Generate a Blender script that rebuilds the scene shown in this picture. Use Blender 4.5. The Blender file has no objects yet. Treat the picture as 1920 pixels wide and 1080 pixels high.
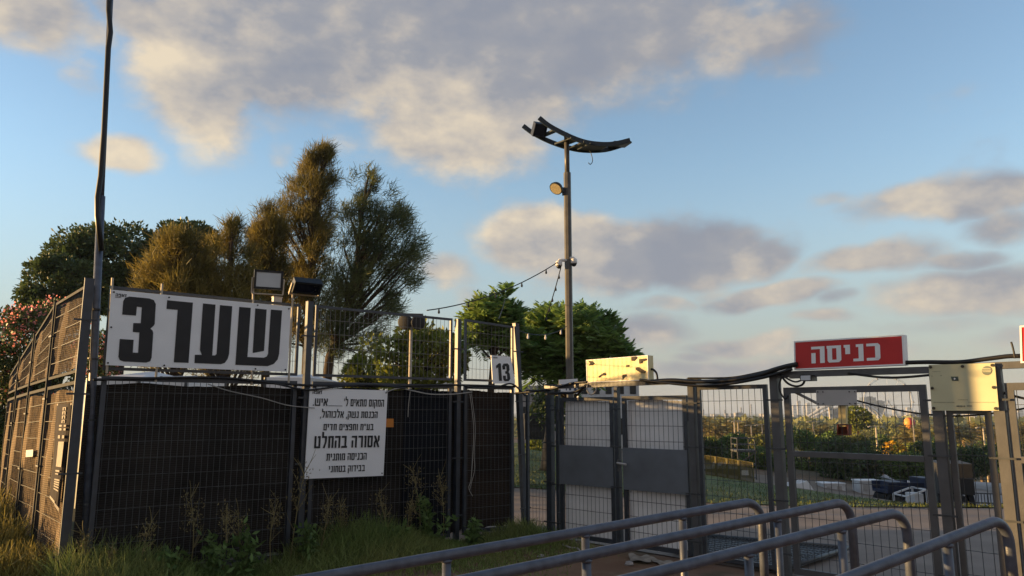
import bpy, math, random
import numpy as np
from mathutils import Vector, Matrix
R = math.radians
C = bpy.context.scene.collection
SC = bpy.context.scene
# ------------------------------------------------------------------ camera
CAMH, FPX = 1.7, 1387.0
PITCH = math.atan(230.0/FPX)
cp_, sp_ = math.cos(PITCH), math.sin(PITCH)
cam = bpy.data.objects.new('camera', bpy.data.cameras.new('camera')); C.objects.link(cam)
cam.location = (0, 0, CAMH); cam.rotation_euler = (R(90)+PITCH, 0, 0)
cam.data.sensor_width = 36.0; cam.data.lens = FPX/1920*36
cam.data.clip_start = 0.05; cam.data.clip_end = 20000
SC.camera = cam

def ray(px, py):
    a = (px-960)/FPX; b = (540-py)/FPX
    return a, cp_-b*sp_, sp_+b*cp_
def P(px, py, Y):                      # a photo pixel at a known distance
    a, b, c = ray(px, py); k = Y/b
    return Vector((a*k, Y, CAMH+c*k))
def T(px, py, z=0.0):                  # a photo pixel on a known level
    a, b, c = ray(px, py); k = (z-CAMH)/c
    return Vector((a*k, b*k, z))
# ------------------------------------------------------------------ light
SUN_EL, SUN_DIR = 3.8, Vector((-0.9975, 0.07, 0)).normalized()
az_sun = math.atan2(SUN_DIR.x, SUN_DIR.y)
SC.view_settings.view_transform = 'Standard'; SC.view_settings.look = 'None'
SC.view_settings.gamma = 1.0; SC.view_settings.exposure = 1.62
sd = SUN_DIR*math.cos(R(SUN_EL)) + Vector((0, 0, math.sin(R(SUN_EL))))
sun = bpy.data.objects.new('sun', bpy.data.lights.new('sun', 'SUN')); C.objects.link(sun)
sun.rotation_euler = sd.to_track_quat('Z', 'Y').to_euler()
sun.location = (-30, 5, 20)
sun.data.energy = 4.1; sun.data.angle = R(0.5); sun.data.color = (1.0, 0.62, 0.25)

def build_world():
    w = bpy.data.worlds.new('World'); SC.world = w; w.use_nodes = True
    nt = w.node_tree; N = nt.nodes; Lk = nt.links; N.clear()
    def nd(t, **kw):
        n = N.new(t)
        for k, v in kw.items(): setattr(n, k, v)
        return n
    def put(sock, v):
        if hasattr(v, 'is_output'): Lk.new(v, sock)
        else: sock.default_value = v
    def m(op, a, b=0.0, c=None, clamp=False):
        n = nd('ShaderNodeMath', operation=op); n.use_clamp = clamp
        put(n.inputs[0], a); put(n.inputs[1], b)
        if c is not None: put(n.inputs[2], c)
        return n.outputs[0]
    def vm(op, a, b=(0, 0, 0)):
        n = nd('ShaderNodeVectorMath', operation=op)
        put(n.inputs[0], a); put(n.inputs[1], b)
        return n
    def mr(v, a, b, c=0.0, d=1.0, t='SMOOTHSTEP'):
        n = nd('ShaderNodeMapRange', interpolation_type=t)
        put(n.inputs[0], v); put(n.inputs[1], a); put(n.inputs[2], b); put(n.inputs[3], c); put(n.inputs[4], d)
        return n.outputs[0]
    def mix(f, a, b, bt='MIX'):
        n = nd('ShaderNodeMix', data_type='RGBA', blend_type=bt)
        put(n.inputs[0], f); put(n.inputs[6], a); put(n.inputs[7], b)
        return n.outputs[2]
    tc = nd('ShaderNodeTexCoord').outputs['Generated']; K = CLOUD_K
    sky = nd('ShaderNodeTexSky', sky_type='NISHITA'); sky.sun_disc = False
    sky.sun_elevation = R(SUN_EL+5.0*0); sky.sun_rotation = az_sun
    sky.air_density = 1.0; sky.dust_density = 0.0; sky.ozone_density = 1.6; sky.altitude = 20
    sp = nd('ShaderNodeSeparateXYZ'); Lk.new(tc, sp.inputs[0])
    az = m('ARCTAN2', sp.outputs[0], sp.outputs[1]); el = m('ARCSINE', sp.outputs[2])
    cb = nd('ShaderNodeCombineXYZ'); put(cb.inputs[0], az); put(cb.inputs[1], el)
    base = cb.outputs[0]
    def noise(vec, scale, det, rough=0.55):
        n = nd('ShaderNodeTexNoise'); put(n.inputs['Vector'], vec)
        n.inputs['Scale'].default_value = scale; n.inputs['Detail'].default_value = det; n.inputs['Roughness'].default_value = rough
        return n
    wn = noise(tc, 5.0, 3.0)
    wv = vm('SUBTRACT', wn.outputs['Color'], (0.5, 0.5, 0.5)).outputs[0]
    wv = vm('MULTIPLY', wv, (0.13, 0.07, 0.0)).outputs[0]
    q = vm('ADD', base, wv).outputs[0]
    # cloud banks: photo x, y of the centre, half sizes, weight, how much of it is in its own shade
    blobs = [
        (60, 20, 170, 80, 1.0, .35), (380, 190, 150, 110, .95, .12), (330, 110, 120, 80, .8, .15),
        (520, 90, 310, 160, 1.3, .55), (780, 70, 380, 180, 1.45, .85), (1050, 70, 340, 160, 1.35, .9), (1240, 40, 270, 120, 1.0, .8),
        (850, 235, 240, 120, 1.3, .3), (1000, 180, 180, 110, 1.0, .5), (690, 190, 150, 90, .8, .3),
        (205, 282, 90, 45, 1.2, .1), (1000, 455, 130, 70, 1.35, .12), (1110, 470, 150, 80, 1.35, .5), (1290, 465, 190, 75, 1.4, .8),
        (1420, 470, 90, 50, 1.0, .9), (835, 520, 90, 45, .8, .35), (1180, 500, 120, 50, .9, .8), (1070, 520, 60, 30, .6, .3),
        (1760, 388, 240, 46, 1.0, .45), (1880, 372, 110, 40, .95, .35), (1870, 430, 110, 40, .8, .55),
        (1630, 490, 160, 34, 1.1, .5), (1785, 492, 110, 26, .85, .7), (1840, 545, 210, 52, 1.2, .5), (1700, 545, 60, 30, .7, .5),
        (1440, 552, 160, 28, 1.1, .55), (1590, 560, 60, 18, .6, .85), (1330, 540, 70, 24, .5, .4), (1200, 612, 110, 42, 1.0, .65),
        (1385, 645, 150, 24, .95, .6), (1330, 690, 220, 24, .85, .65), (1760, 610, 150, 24, .5, .55), (1480, 120, 150, 50, .38, .5),
        (1280, 170, 160, 60, .4, .6), (1760, 180, 90, 40, .3, .4), (520, 300, 40, 30, .4, .2), (1100, 640, 240, 40, .6, .6),
        (150, 130, 70, 40, .55, .3), (170, 60, 90, 40, .75, .35), (30, 60, 120, 40, .8, .4), (1450, 60, 200, 80, .62, .75), (1330, 110, 150, 60, .6, .7), (330, 40, 200, 60, .95, .5), (1560, 600, 80, 16, .6, .5), (1250, 560, 90, 20, .55, .45), (1500, 660, 120, 18, .6, .5), (1290, 665, 60, 16, .7, .6), (1650, 650, 140, 20, .5, .5), (1900, 630, 120, 26, .7, .5), (1560, 385, 70, 24, .55, .35), (1050, 605, 70, 26, .5, .4), (900, 560, 70, 26, .55, .35), (1350, 130, 110, 30, .4, .4), (640, 270, 90, 30, .5, .15)]
    D = None; S = None; Wt = None
    for (x, y, rx, ry, wgt, sh) in blobs:
        a, b, c = ray(x, y); A = math.atan2(a, b); E = math.atan2(c, math.hypot(a, b))
        cosk = math.cos(math.atan2(x-960, FPX))
        v = vm('SUBTRACT', q, (A, E, 0)).outputs[0]
        v = vm('MULTIPLY', v, (FPX/rx/cosk/1.15, FPX/ry/1.15, 0)).outputs[0]
        d = vm('LENGTH', v).outputs['Value']
        d = mr(d, 0.0, 1.25, wgt, 0.0, 'SMOOTHERSTEP')
        D = d if D is None else m('MAXIMUM', D, d)
        d2 = m('MULTIPLY', d, d)
        Wt = d2 if Wt is None else m('ADD', Wt, d2)
        S = m('MULTIPLY', d2, sh) if S is None else m('MULTIPLY_ADD', d2, sh, S)
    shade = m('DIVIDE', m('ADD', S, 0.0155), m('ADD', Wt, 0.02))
    # broken cloud added out of view, its cover raised to lift the fill light
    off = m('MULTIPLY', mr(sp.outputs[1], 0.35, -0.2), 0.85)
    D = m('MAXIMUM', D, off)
    st = vm('MULTIPLY', tc, (1.0, 1.0, 1.6)).outputs[0]
    n1 = noise(st, 6.5, 9.0, 0.56).outputs[0]
    n2 = noise(vm('ADD', st, (-0.035, 0, 0.03)).outputs[0], 6.5, 5.0, 0.55).outputs[0]
    n3 = noise(st, 2.6, 5.0, 0.5).outputs[0]
    n4 = noise(st, 26.0, 8.0, 0.62).outputs[0]
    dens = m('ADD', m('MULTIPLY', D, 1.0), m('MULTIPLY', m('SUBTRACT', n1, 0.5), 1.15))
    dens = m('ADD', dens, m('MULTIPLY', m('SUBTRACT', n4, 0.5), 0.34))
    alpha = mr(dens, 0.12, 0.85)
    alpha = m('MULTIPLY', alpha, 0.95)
    lit = m('ADD', m('MULTIPLY', m('SUBTRACT', n1, n2), 1.8), m('MULTIPLY', m('SUBTRACT', n4, 0.5), 0.20))
    sh2 = m('SUBTRACT', m('ADD', shade, m('MULTIPLY', m('SUBTRACT', 0.5, n3), 0.7)), lit)
    sh2 = m('ADD', sh2, 0.0, clamp=True)
    ramp = nd('ShaderNodeValToRGB'); put(ramp.inputs[0], sh2)
    cr = ramp.color_ramp; cr.elements[0].position = 0.0; cr.elements[1].position = 1.0
    def kk(c): return (c[0]*K, c[1]*K, c[2]*K, 1)
    cr.elements[0].color = kk((.90, .76, .56)); cr.elements[1].color = kk((.31, .33, .39))
    e = cr.elements.new(0.42); e.color = kk((.57, .52, .47))
    e = cr.elements.new(0.72); e.color = kk((.37, .375, .41))
    skyc = mix(1.0, sky.outputs[0], SKY_TINT, 'MULTIPLY')
    skyc = mix(mr(el, 0.0, 0.34, 0.85, 0.0), skyc, (.355*K, .385*K, .445*K, 1))
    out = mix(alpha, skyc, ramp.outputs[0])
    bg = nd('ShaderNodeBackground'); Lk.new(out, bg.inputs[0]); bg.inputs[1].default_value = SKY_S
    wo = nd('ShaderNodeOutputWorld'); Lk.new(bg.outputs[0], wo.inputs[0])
SKY_S = 0.15; CLOUD_K = 2.05; SKY_TINT = (.93, .92, 1.00, 1)
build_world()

# ------------------------------------------------------------------ helpers
def lin(r, g, b):
    f = lambda c: (c/255/12.92 if c <= 10 else ((c/255+.055)/1.055)**2.4)
    return (f(r), f(g), f(b))
def mat(name, col, rough=0.6, metal=0.0, var=0.15, scale=6.0, bump=0.0, bscale=60.0, col2=None, trans=0.0, island=0.0, see=0.0, spec=0.4, lo=.35, hi=.7):
    mt = bpy.data.materials.new(name); mt.use_nodes = True
    nt = mt.node_tree; N = nt.nodes; L = nt.links
    b = N['Principled BSDF']; out = N['Material Output']
    b.inputs['Roughness'].default_value = rough; b.inputs['Metallic'].default_value = metal
    b.inputs['Specular IOR Level'].default_value = spec
    tc = N.new('ShaderNodeTexCoord')
    nz = N.new('ShaderNodeTexNoise'); nz.inputs['Scale'].default_value = scale; nz.inputs['Detail'].default_value = 6
    L.new(tc.outputs['Object'], nz.inputs['Vector'])
    c2 = col2 if col2 else tuple(min(1, c*(1+var)) for c in col)
    c1 = col if col2 else tuple(c*(1-var) for c in col)
    mr = N.new('ShaderNodeMapRange'); L.new(nz.outputs[0], mr.inputs[0]); mr.inputs[1].default_value = lo; mr.inputs[2].default_value = hi
    mx = N.new('ShaderNodeMix'); mx.data_type = 'RGBA'
    L.new(mr.outputs[0], mx.inputs[0]); mx.inputs[6].default_value = (*c1, 1); mx.inputs[7].default_value = (*c2, 1)
    cs = mx.outputs[2]
    if island:
        ge = N.new('ShaderNodeNewGeometry')
        m2 = N.new('ShaderNodeMapRange'); L.new(ge.outputs['Random Per Island'], m2.inputs[0])
        m2.inputs[3].default_value = 1-island; m2.inputs[4].default_value = 1+island
        vm = N.new('ShaderNodeVectorMath'); vm.operation = 'SCALE'
        L.new(cs, vm.inputs[0]); L.new(m2.outputs[0], vm.inputs['Scale']); cs = vm.outputs[0]
    L.new(cs, b.inputs['Base Color'])
    if bump:
        n2 = N.new('ShaderNodeTexNoise'); n2.inputs['Scale'].default_value = bscale; n2.inputs['Detail'].default_value = 4
        L.new(tc.outputs['Object'], n2.inputs['Vector'])
        bp = N.new('ShaderNodeBump'); bp.inputs['Strength'].default_value = bump; bp.inputs['Distance'].default_value = 0.02
        L.new(n2.outputs[0], bp.inputs['Height']); L.new(bp.outputs[0], b.inputs['Normal'])
    if trans:
        tr = N.new('ShaderNodeBsdfTranslucent'); L.new(cs, tr.inputs[0])
        ms = N.new('ShaderNodeMixShader'); ms.inputs[0].default_value = trans
        L.new(b.outputs[0], ms.inputs[1]); L.new(tr.outputs[0], ms.inputs[2]); L.new(ms.outputs[0], out.inputs[0])
    if see:
        tr = N.new('ShaderNodeBsdfTransparent')
        ms = N.new('ShaderNodeMixShader'); ms.inputs[0].default_value = see
        L.new(b.outputs[0], ms.inputs[1]); L.new(tr.outputs[0], ms.inputs[2]); L.new(ms.outputs[0], out.inputs[0])
    return mt
def net_mat(name, c1, c2, see=0.0):
    """woven shade net: fine ribs running across, faded in broad patches"""
    mt = mat(name, c1, 0.85, var=0, col2=c2, scale=1.6, see=see, spec=0.15)
    N = mt.node_tree.nodes; L = mt.node_tree.links; b = N['Principled BSDF']
    tc = N['Texture Coordinate']
    wv = N.new('ShaderNodeTexWave'); wv.bands_direction = 'Z'; wv.inputs['Scale'].default_value = 14.0
    wv.inputs['Distortion'].default_value = 1.5; wv.inputs['Detail'].default_value = 2; wv.inputs['Detail Scale'].default_value = 3
    L.new(tc.outputs['Object'], wv.inputs['Vector'])
    src = b.inputs['Base Color'].links[0].from_socket
    mp = N.new('ShaderNodeMapRange'); L.new(wv.outputs[1], mp.inputs[0]); mp.inputs[3].default_value = .65; mp.inputs[4].default_value = 1.35
    vm = N.new('ShaderNodeVectorMath'); vm.operation = 'SCALE'; L.new(src, vm.inputs[0]); L.new(mp.outputs[0], vm.inputs['Scale'])
    L.new(vm.outputs[0], b.inputs['Base Color'])
    bp = N.new('ShaderNodeBump'); bp.inputs['Strength'].default_value = .5; bp.inputs['Distance'].default_value = .01
    L.new(wv.outputs[1], bp.inputs['Height']); L.new(bp.outputs[0], b.inputs['Normal'])
    return mt

WL = {}
def thing(name, label, cat, loc=(0, 0, 0), group=None):
    o = bpy.data.objects.new(name, None); C.objects.link(o)
    o.location = loc; o.empty_display_size = 0.1; WL[o] = Vector(loc)
    return tag(o, label, cat, group)
def tag(o, label, cat=None, group=None):
    o['label'] = label
    if cat: o['category'] = cat
    if group: o['group'] = group
    return o
def finish(name, me, mt, parent, loc, smooth):
    if isinstance(mt, (list, tuple)):
        for x in mt: me.materials.append(x)
    elif mt: me.materials.append(mt)
    o = bpy.data.objects.new(name, me); C.objects.link(o)
    if parent is not None: o.parent = parent; WL[o] = WL[parent]
    else: o.location = loc; WL[o] = Vector(loc)
    if smooth: me.shade_smooth()
    return o
class MB:
    def __init__(s): s.v = []; s.f = []; s.m = []; s.cur = 0
    def _add(s, vs, fs):
        n = len(s.v); s.v += [tuple(p) for p in vs]
        for f in fs: s.f.append(tuple(i+n for i in f)); s.m.append(s.cur)
        return s
    def poly(s, pts): return s._add(pts, [tuple(range(len(pts)))])
    def prism(s, pts, vec):
        vec = Vector(vec); n = len(pts); pts = [Vector(p) for p in pts]
        return s._add(pts+[p+vec for p in pts], [tuple(range(n)), tuple(range(2*n-1, n-1, -1))]+[(i, i+n, (i+1) % n+n, (i+1) % n) for i in range(n)])
    def bar(s, p, q, w, h=None, up=(0, 0, 1), cap=True):
        p = Vector(p); q = Vector(q); h = w if h is None else h; d = (q-p).normalized(); up = Vector(up)
        if abs(d.dot(up)) > .98: up = Vector((0, 1, 0)) if abs(d.y) < .9 else Vector((1, 0, 0))
        a = d.cross(up).normalized(); b = a.cross(d).normalized()
        o = [a*(w*x/2)+b*(h*y/2) for x, y in ((-1, -1), (1, -1), (1, 1), (-1, 1))]
        fs = [(0, 1, 5, 4), (1, 2, 6, 5), (2, 3, 7, 6), (3, 0, 4, 7)]
        if cap: fs += [(3, 2, 1, 0), (4, 5, 6, 7)]
        return s._add([p+x for x in o]+[q+x for x in o], fs)
    def post(s, p, q, d, n, w, h):        # square bar whose sides line up with a fence direction d and normal n
        p = Vector(p); q = Vector(q)
        o = [d*(w*x/2)+n*(h*y/2) for x, y in ((-1, -1), (1, -1), (1, 1), (-1, 1))]
        return s._add([p+x for x in o]+[q+x for x in o], [(0, 1, 5, 4), (1, 2, 6, 5), (2, 3, 7, 6), (3, 0, 4, 7), (3, 2, 1, 0), (4, 5, 6, 7)])
    def tube(s, path, r, n=8, cap=True):
        path = [Vector(p) for p in path]; m = len(path); rs = r if isinstance(r, (list, tuple)) else [r]*m
        vs = []; prev = None
        for i, p in enumerate(path):
            d = (path[min(i+1, m-1)]-path[max(i-1, 0)]).normalized()
            if prev is None:
                a = d.cross(Vector((0, 0, 1)) if abs(d.z) < .95 else Vector((1, 0, 0))).normalized()
            else: a = (prev-d*prev.dot(d)).normalized()
            prev = a; b = d.cross(a)
            for k in range(n):
                t = 2*math.pi*k/n; vs.append(p+(a*math.cos(t)+b*math.sin(t))*rs[i])
        fs = [(i*n+k, i*n+(k+1) % n, (i+1)*n+(k+1) % n, (i+1)*n+k) for i in range(m-1) for k in range(n)]
        if cap: fs += [tuple(range(n-1, -1, -1)), tuple((m-1)*n+k for k in range(n))]
        return s._add(vs, fs)
    def box(s, c, size, ang=0.0, mtx=None):
        M = mtx if mtx else Matrix.Rotation(ang, 3, 'Z'); c = Vector(c); sx, sy, sz = [x/2 for x in size]
        vs = [c+M @ Vector((x*sx, y*sy, z*sz)) for z in (-1, 1) for x, y in ((-1, -1), (1, -1), (1, 1), (-1, 1))]
        return s._add(vs, [(3, 2, 1, 0), (4, 5, 6, 7), (0, 1, 5, 4), (1, 2, 6, 5), (2, 3, 7, 6), (3, 0, 4, 7)])
    def lathe(s, c, prof, n=14, mtx=None):
        M = mtx if mtx else Matrix.Identity(3); c = Vector(c); vs = []
        for (r, z) in prof:
            for k in range(n): t = 2*math.pi*k/n; vs.append(c+M @ Vector((r*math.cos(t), r*math.sin(t), z)))
        m = len(prof)
        fs = [(i*n+k, i*n+(k+1) % n, (i+1)*n+(k+1) % n, (i+1)*n+k) for i in range(m-1) for k in range(n)]
        fs += [tuple(range(n-1, -1, -1)), tuple((m-1)*n+k for k in range(n))]
        return s._add(vs, fs)
    def build(s, name, mt, parent=None, loc=(0, 0, 0), smooth=False):
        o = WL[parent] if parent is not None else Vector(loc)
        me = bpy.data.meshes.new(name)
        me.from_pydata([(x-o.x, y-o.y, z-o.z) for x, y, z in s.v], [], s.f)
        if any(s.m): me.polygons.foreach_set('material_index', s.m)
        me.validate(); me.update()
        return finish(name, me, mt, parent, loc, smooth)
def np_quads(name, V, mt, parent=None, loc=(0, 0, 0), midx=None):
    """V: (n,4,3) array of quads in world space"""
    o = WL[parent] if parent is not None else Vector(loc)
    V = V-np.array([o.x, o.y, o.z]); n = len(V); me = bpy.data.meshes.new(name)
    me.vertices.add(n*4); me.vertices.foreach_set('co', V.reshape(-1).astype(np.float32))
    me.loops.add(n*4); me.loops.foreach_set('vertex_index', np.arange(n*4, dtype=np.int32))
    me.polygons.add(n); me.polygons.foreach_set('loop_start', np.arange(0, n*4, 4, dtype=np.int32))
    if midx is not None: me.polygons.foreach_set('material_index', midx.astype(np.int32))
    me.update(calc_edges=True)
    return finish(name, me, mt, parent, loc, False)
rng = np.random.default_rng(7)
random.seed(7)
def unit(a): return a/np.maximum(np.linalg.norm(a, axis=-1, keepdims=True), 1e-9)
def leaf_quads(B, D, L, W):
    """pointed leaves: base B, unit direction D, length L, width W -> (n,4,3) diamonds"""
    n = len(B); S = unit(np.cross(D, unit(rng.normal(size=(n, 3)))))
    L = np.broadcast_to(np.asarray(L, float).reshape(-1, 1), (n, 1)); W = np.broadcast_to(np.asarray(W, float).reshape(-1, 1), (n, 1))
    mid = B+D*L*0.45
    return np.stack([B, mid+S*W*.5, B+D*L, mid-S*W*.5], 1)
def strip_quads(B, D, L, W):
    n = len(B); S = unit(np.cross(D, unit(rng.normal(size=(n, 3)))))
    L = np.broadcast_to(np.asarray(L, float).reshape(-1, 1), (n, 1)); W = np.broadcast_to(np.asarray(W, float).reshape(-1, 1), (n, 1))
    return np.stack([B-S*W*.5, B+S*W*.5, B+D*L+S*W*.15, B+D*L-S*W*.15], 1)
def copy_tree(o, parent=None):
    c = o.copy(); C.objects.link(c)
    if parent is not None: c.parent = parent
    for ch in list(o.children): copy_tree(ch, c)
    return c
class Plane:
    def __init__(s, A, B):
        s.A = Vector((A[0], A[1], 0)); d = Vector((B[0]-A[0], B[1]-A[1], 0)); s.len = d.length; s.d = d.normalized()
        s.n = Vector((s.d.y, -s.d.x, 0))
        if s.n.dot(-s.A) < 0: s.n = -s.n
    def pt(s, u, z, o=0.0): return s.A+s.d*u+s.n*o+Vector((0, 0, z))
    def inv(s, px, py, o=0.0):
        a, b, c = ray(px, py); r = Vector((a, b, c)); org = Vector((0, 0, CAMH))
        k = (s.A+s.n*o-org).dot(s.n)/r.dot(s.n); q = org+r*k
        return (q-s.A).dot(s.d), q.z
    def pix(s, px, py, o=0.0): u, z = s.inv(px, py, o); return s.pt(u, z, o)
def homog(src):
    """image quad TL TR BR BL -> unit square mapper (u right, v down)"""
    dst = [(0, 0), (1, 0), (1, 1), (0, 1)]; A = []; b = []
    for (x, y), (u, v) in zip(src, dst):
        A.append([x, y, 1, 0, 0, 0, -u*x, -u*y]); b.append(u)
        A.append([0, 0, 0, x, y, 1, -v*x, -v*y]); b.append(v)
    h = np.linalg.solve(np.array(A, float), np.array(b, float))
    def f(x, y):
        w = h[6]*x+h[7]*y+1; return ((h[0]*x+h[1]*y+h[2])/w, (h[3]*x+h[4]*y+h[5])/w)
    return f
class Board:
    """a sign board lying in a plane, its corners given in plane coordinates"""
    def __init__(s, pl, corners_px, o=0.03): 
        s.pl = pl; s.o = o; s.c = [pl.pix(x, y, o) for x, y in corners_px]
    def at(s, u, v, out=0.0):
        a, b, c, d = s.c
        return (a*(1-u)+b*u)*(1-v)+(d*(1-u)+c*u)*v+s.pl.n*out
    def base(s): return (s.c[2]+s.c[3])/2

# ------------------------------------------------------------------ materials
M = {}
M['steel'] = mat('dark_blue_grey_paint', (.024, .031, .043), .48, var=.3, scale=9, bump=.05, spec=.8)
M['steel_m'] = mat('matt_weathered_paint', (.030, .034, .040), .8, var=.35, scale=9, bump=.05, spec=.25)
M['steel_b'] = mat('grey_brown_paint', (.066, .068, .073), .48, var=.22, scale=7, bump=.05, spec=.75)
M['rail'] = mat('rail_paint', (.062, .074, .106), .42, var=.32, scale=16, bump=.10, bscale=110, spec=.8)
M['wire'] = mat('galvanised_wire', (.085, .09, .095), .5, metal=.3, var=.25, scale=12)
M['wire_u'] = mat('sunlit_tone_wire', (.20, .19, .18), .5, metal=.6, var=.2, scale=12, spec=.8)  # lower panels' wire again, base brightened to stand for sun on it
M['wire_d'] = mat('dark_wire', (.06, .065, .07), .5, metal=.2, var=.25, scale=12)
M['net'] = net_mat('black_shade_net', (.018, .016, .015), (.046, .040, .035))
M['net_b'] = net_mat('brown_shade_net', (.024, .018, .015), (.060, .042, .031))
M['net_side'] = net_mat('sunlit_tone_shade_net', (.12, .09, .06), (.30, .21, .125))  # the black net again, golden sunlight mixed into its base colour
M['net_up'] = net_mat('thin_shade_net', (.12, .092, .065), (.23, .17, .115), see=.28)
M['white'] = mat('white_sign_sheet', (.86, .87, .88), .5, var=.04, scale=3, bump=.06, bscale=5)
M['black'] = mat('black_lettering', (.018, .018, .020), .5, var=.2)
M['cloth'] = mat('white_tarpaulin', (.86, .85, .84), .6, var=.06, scale=2.5, bump=.35, bscale=7)
M['cable'] = mat('black_cable', (.012, .012, .013), .45, var=.3)
M['cable_g'] = mat('grey_cable', (.38, .36, .33), .5, var=.2)
M['rag'] = mat('dirty_cloth', (.30, .27, .23), .8, var=.3, scale=8)
M['cream'] = mat('cream_panel', (.74, .60, .27), .55, var=.1, scale=8, col2=(.80, .70, .42))
M['red'] = mat('red_sign_face', (.52, .022, .024), .38, var=.10, scale=4)
M['plate'] = mat('yellowed_plate', (.60, .57, .36), .5, var=.07, scale=3)
M['grey_plate'] = mat('grey_plate', (.42, .41, .40), .5, var=.06)
M['mark'] = mat('brown_mark', (.06, .05, .035), .8, var=.4, scale=40)
M['dark'] = mat('black_housing', (.014, .016, .018), .4, var=.2)
M['glass'] = mat('lamp_glass', (.55, .58, .60), .12, var=.03)
M['led'] = mat('led_plate', (.36, .31, .20), .4, var=.35, scale=60)
M['solar'] = mat('dark_blue_glass', (.008, .010, .022), .15, var=.2)
M['lamp'] = mat('lamp_post_paint', (.10, .095, .085), .4, var=.2, scale=5)
M['lampf'] = mat('lamp_frame_paint', (.020, .030, .040), .42, var=.2)
M['cctv'] = mat('white_camera_plastic', (.70, .68, .64), .35, var=.05)
M['orange'] = mat('orange_sticker', (.62, .22, .03), .5, var=.1)
M['yellow'] = mat('yellow_paint', (.13, .11, .03), .5, var=.2)
M['paper'] = mat('paper', (.68, .66, .6), .7, var=.1)
M['banner'] = mat('dark_banner', (.040, .034, .034), .85, var=.2, spec=.1)
M['banner_w'] = mat('banner_print', (.36, .32, .27), .8, var=.2, scale=20)
M['rust'] = mat('rusty_box', (.20, .055, .03), .7, var=.4, scale=14)
M['wood'] = mat('pale_wood', (.42, .28, .14), .75, var=.3, scale=14)
M['barkd'] = mat('dark_bark', (.055, .038, .026), .9, var=.4, scale=14, bump=.5, bscale=20)
M['barkp'] = mat('palm_bark', (.34, .24, .15), .9, var=.3, scale=9)
M['cas_o'] = mat('sunlit_tone_casuarina_needles', (.095, .092, .024), .6, var=.2, scale=1.1, col2=(.26, .205, .050), lo=.38, hi=.62, island=.35, trans=.45)  # sunset gold put into the needle colour; same species as the dark one
M['cas_d'] = mat('shaded_tone_casuarina_needles', (.058, .088, .034), .6, var=.2, scale=1.1, col2=(.15, .165, .052), lo=.38, hi=.62, island=.35, trans=.35)  # same needles in a darker, greener tone standing for shade
M['leaf'] = mat('broad_leaves', (.055, .095, .032), .5, var=.2, scale=.9, col2=(.095, .125, .040), island=.4, trans=.25)
M['leaf_y'] = mat('yellow_green_leaves', (.14, .19, .03), .5, var=.2, scale=.9, col2=(.27, .27, .045), island=.4, trans=.35)
M['frond'] = mat('pinnate_leaves', (.115, .225, .055), .5, var=.2, scale=1.0, col2=(.22, .29, .065), island=.45, trans=.5)
M['leaf_v'] = mat('valley_leaves', (.07, .14, .035), .6, var=.2, scale=.4, col2=(.14, .20, .048), island=.45, trans=.2)
M['leaf_v2'] = mat('bright_valley_leaves', (.075, .14, .03), .6, var=.2, scale=.4, col2=(.15, .20, .045), island=.45, trans=.25)
M['leaf_v3'] = mat('dull_valley_leaves', (.036, .075, .026), .6, var=.2, scale=.4, col2=(.08, .12, .04), island=.45, trans=.2)
M['leaf_f'] = mat('park_leaves', (.11, .135, .032), .6, var=.2, scale=.1, col2=(.20, .19, .048), island=.4, trans=.2)
M['palm'] = mat('palm_fronds', (.15, .125, .035), .6, var=.25, scale=.6, island=.35, trans=.25)
M['bloom'] = mat('pink_blossom', (.88, .32, .30), .6, var=.2, scale=2, island=.3, trans=.5)
M['ybloom'] = mat('yellow_blossom', (.62, .36, .02), .6, var=.2, island=.3, trans=.2)
M['grassd'] = mat('weedy_grass', (.14, .21, .055), .7, var=.2, scale=1.2, col2=(.24, .26, .08), island=.45, trans=.25)
M['grassg'] = mat('sunlit_grass', (.17, .165, .04), .7, var=.2, scale=1.2, col2=(.29, .24, .07), island=.45, trans=.35)
M['weedleaf'] = mat('weed_leaves', (.13, .21, .06), .6, var=.2, scale=2, island=.4, trans=.35)
M['dry'] = mat('dry_stalk', (.22, .18, .08), .8, var=.25, island=.3)
M['tent'] = mat('white_tent', (.78, .78, .78), .6, var=.05)
M['town'] = mat('pale_far_wall', (.34, .33, .33), .8, var=.2, scale=.02)
M['town_d'] = mat('dark_far_glass', (.07, .09, .13), .4, var=.2, scale=.02)
M['blue'] = mat('blue_truck_paint', (.014, .026, .065), .5, var=.25, scale=3)
M['cabin'] = mat('white_cabin', (.62, .63, .64), .5, var=.12, scale=2)
M['truckbox'] = mat('black_truck_box', (.012, .012, .013), .5, var=.2)
M['truckside'] = mat('grey_truck_side', (.03, .031, .034), .7, var=.2)
M['tyre'] = mat('tyre_rubber', (.012, .012, .012), .8, var=.2)
M['pale_pole'] = mat('pale_pole', (.50, .43, .33), .6, var=.1)
M['balloon'] = mat('red_balloon', (.50, .012, .03), .5, var=.05)
M['balloon_o'] = mat('orange_balloon', (.65, .30, .05), .5, var=.05)
M['asphalt'] = mat('worn_asphalt', (.205, .165, .138), .9, var=.2, scale=1.1, col2=(.285, .23, .19), bump=.25, bscale=90)
M['road'] = mat('service_road', (.15, .115, .085), .9, var=.2, scale=.25, col2=(.21, .16, .115), bump=.2)
M['plaza'] = mat('plaza_paving', (.33, .31, .30), .85, var=.12, scale=.4)
M['lawn'] = mat('lawn_base', (.058, .095, .022), .9, var=.2, scale=.7, col2=(.14, .15, .045), bump=.6, bscale=30)

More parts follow.
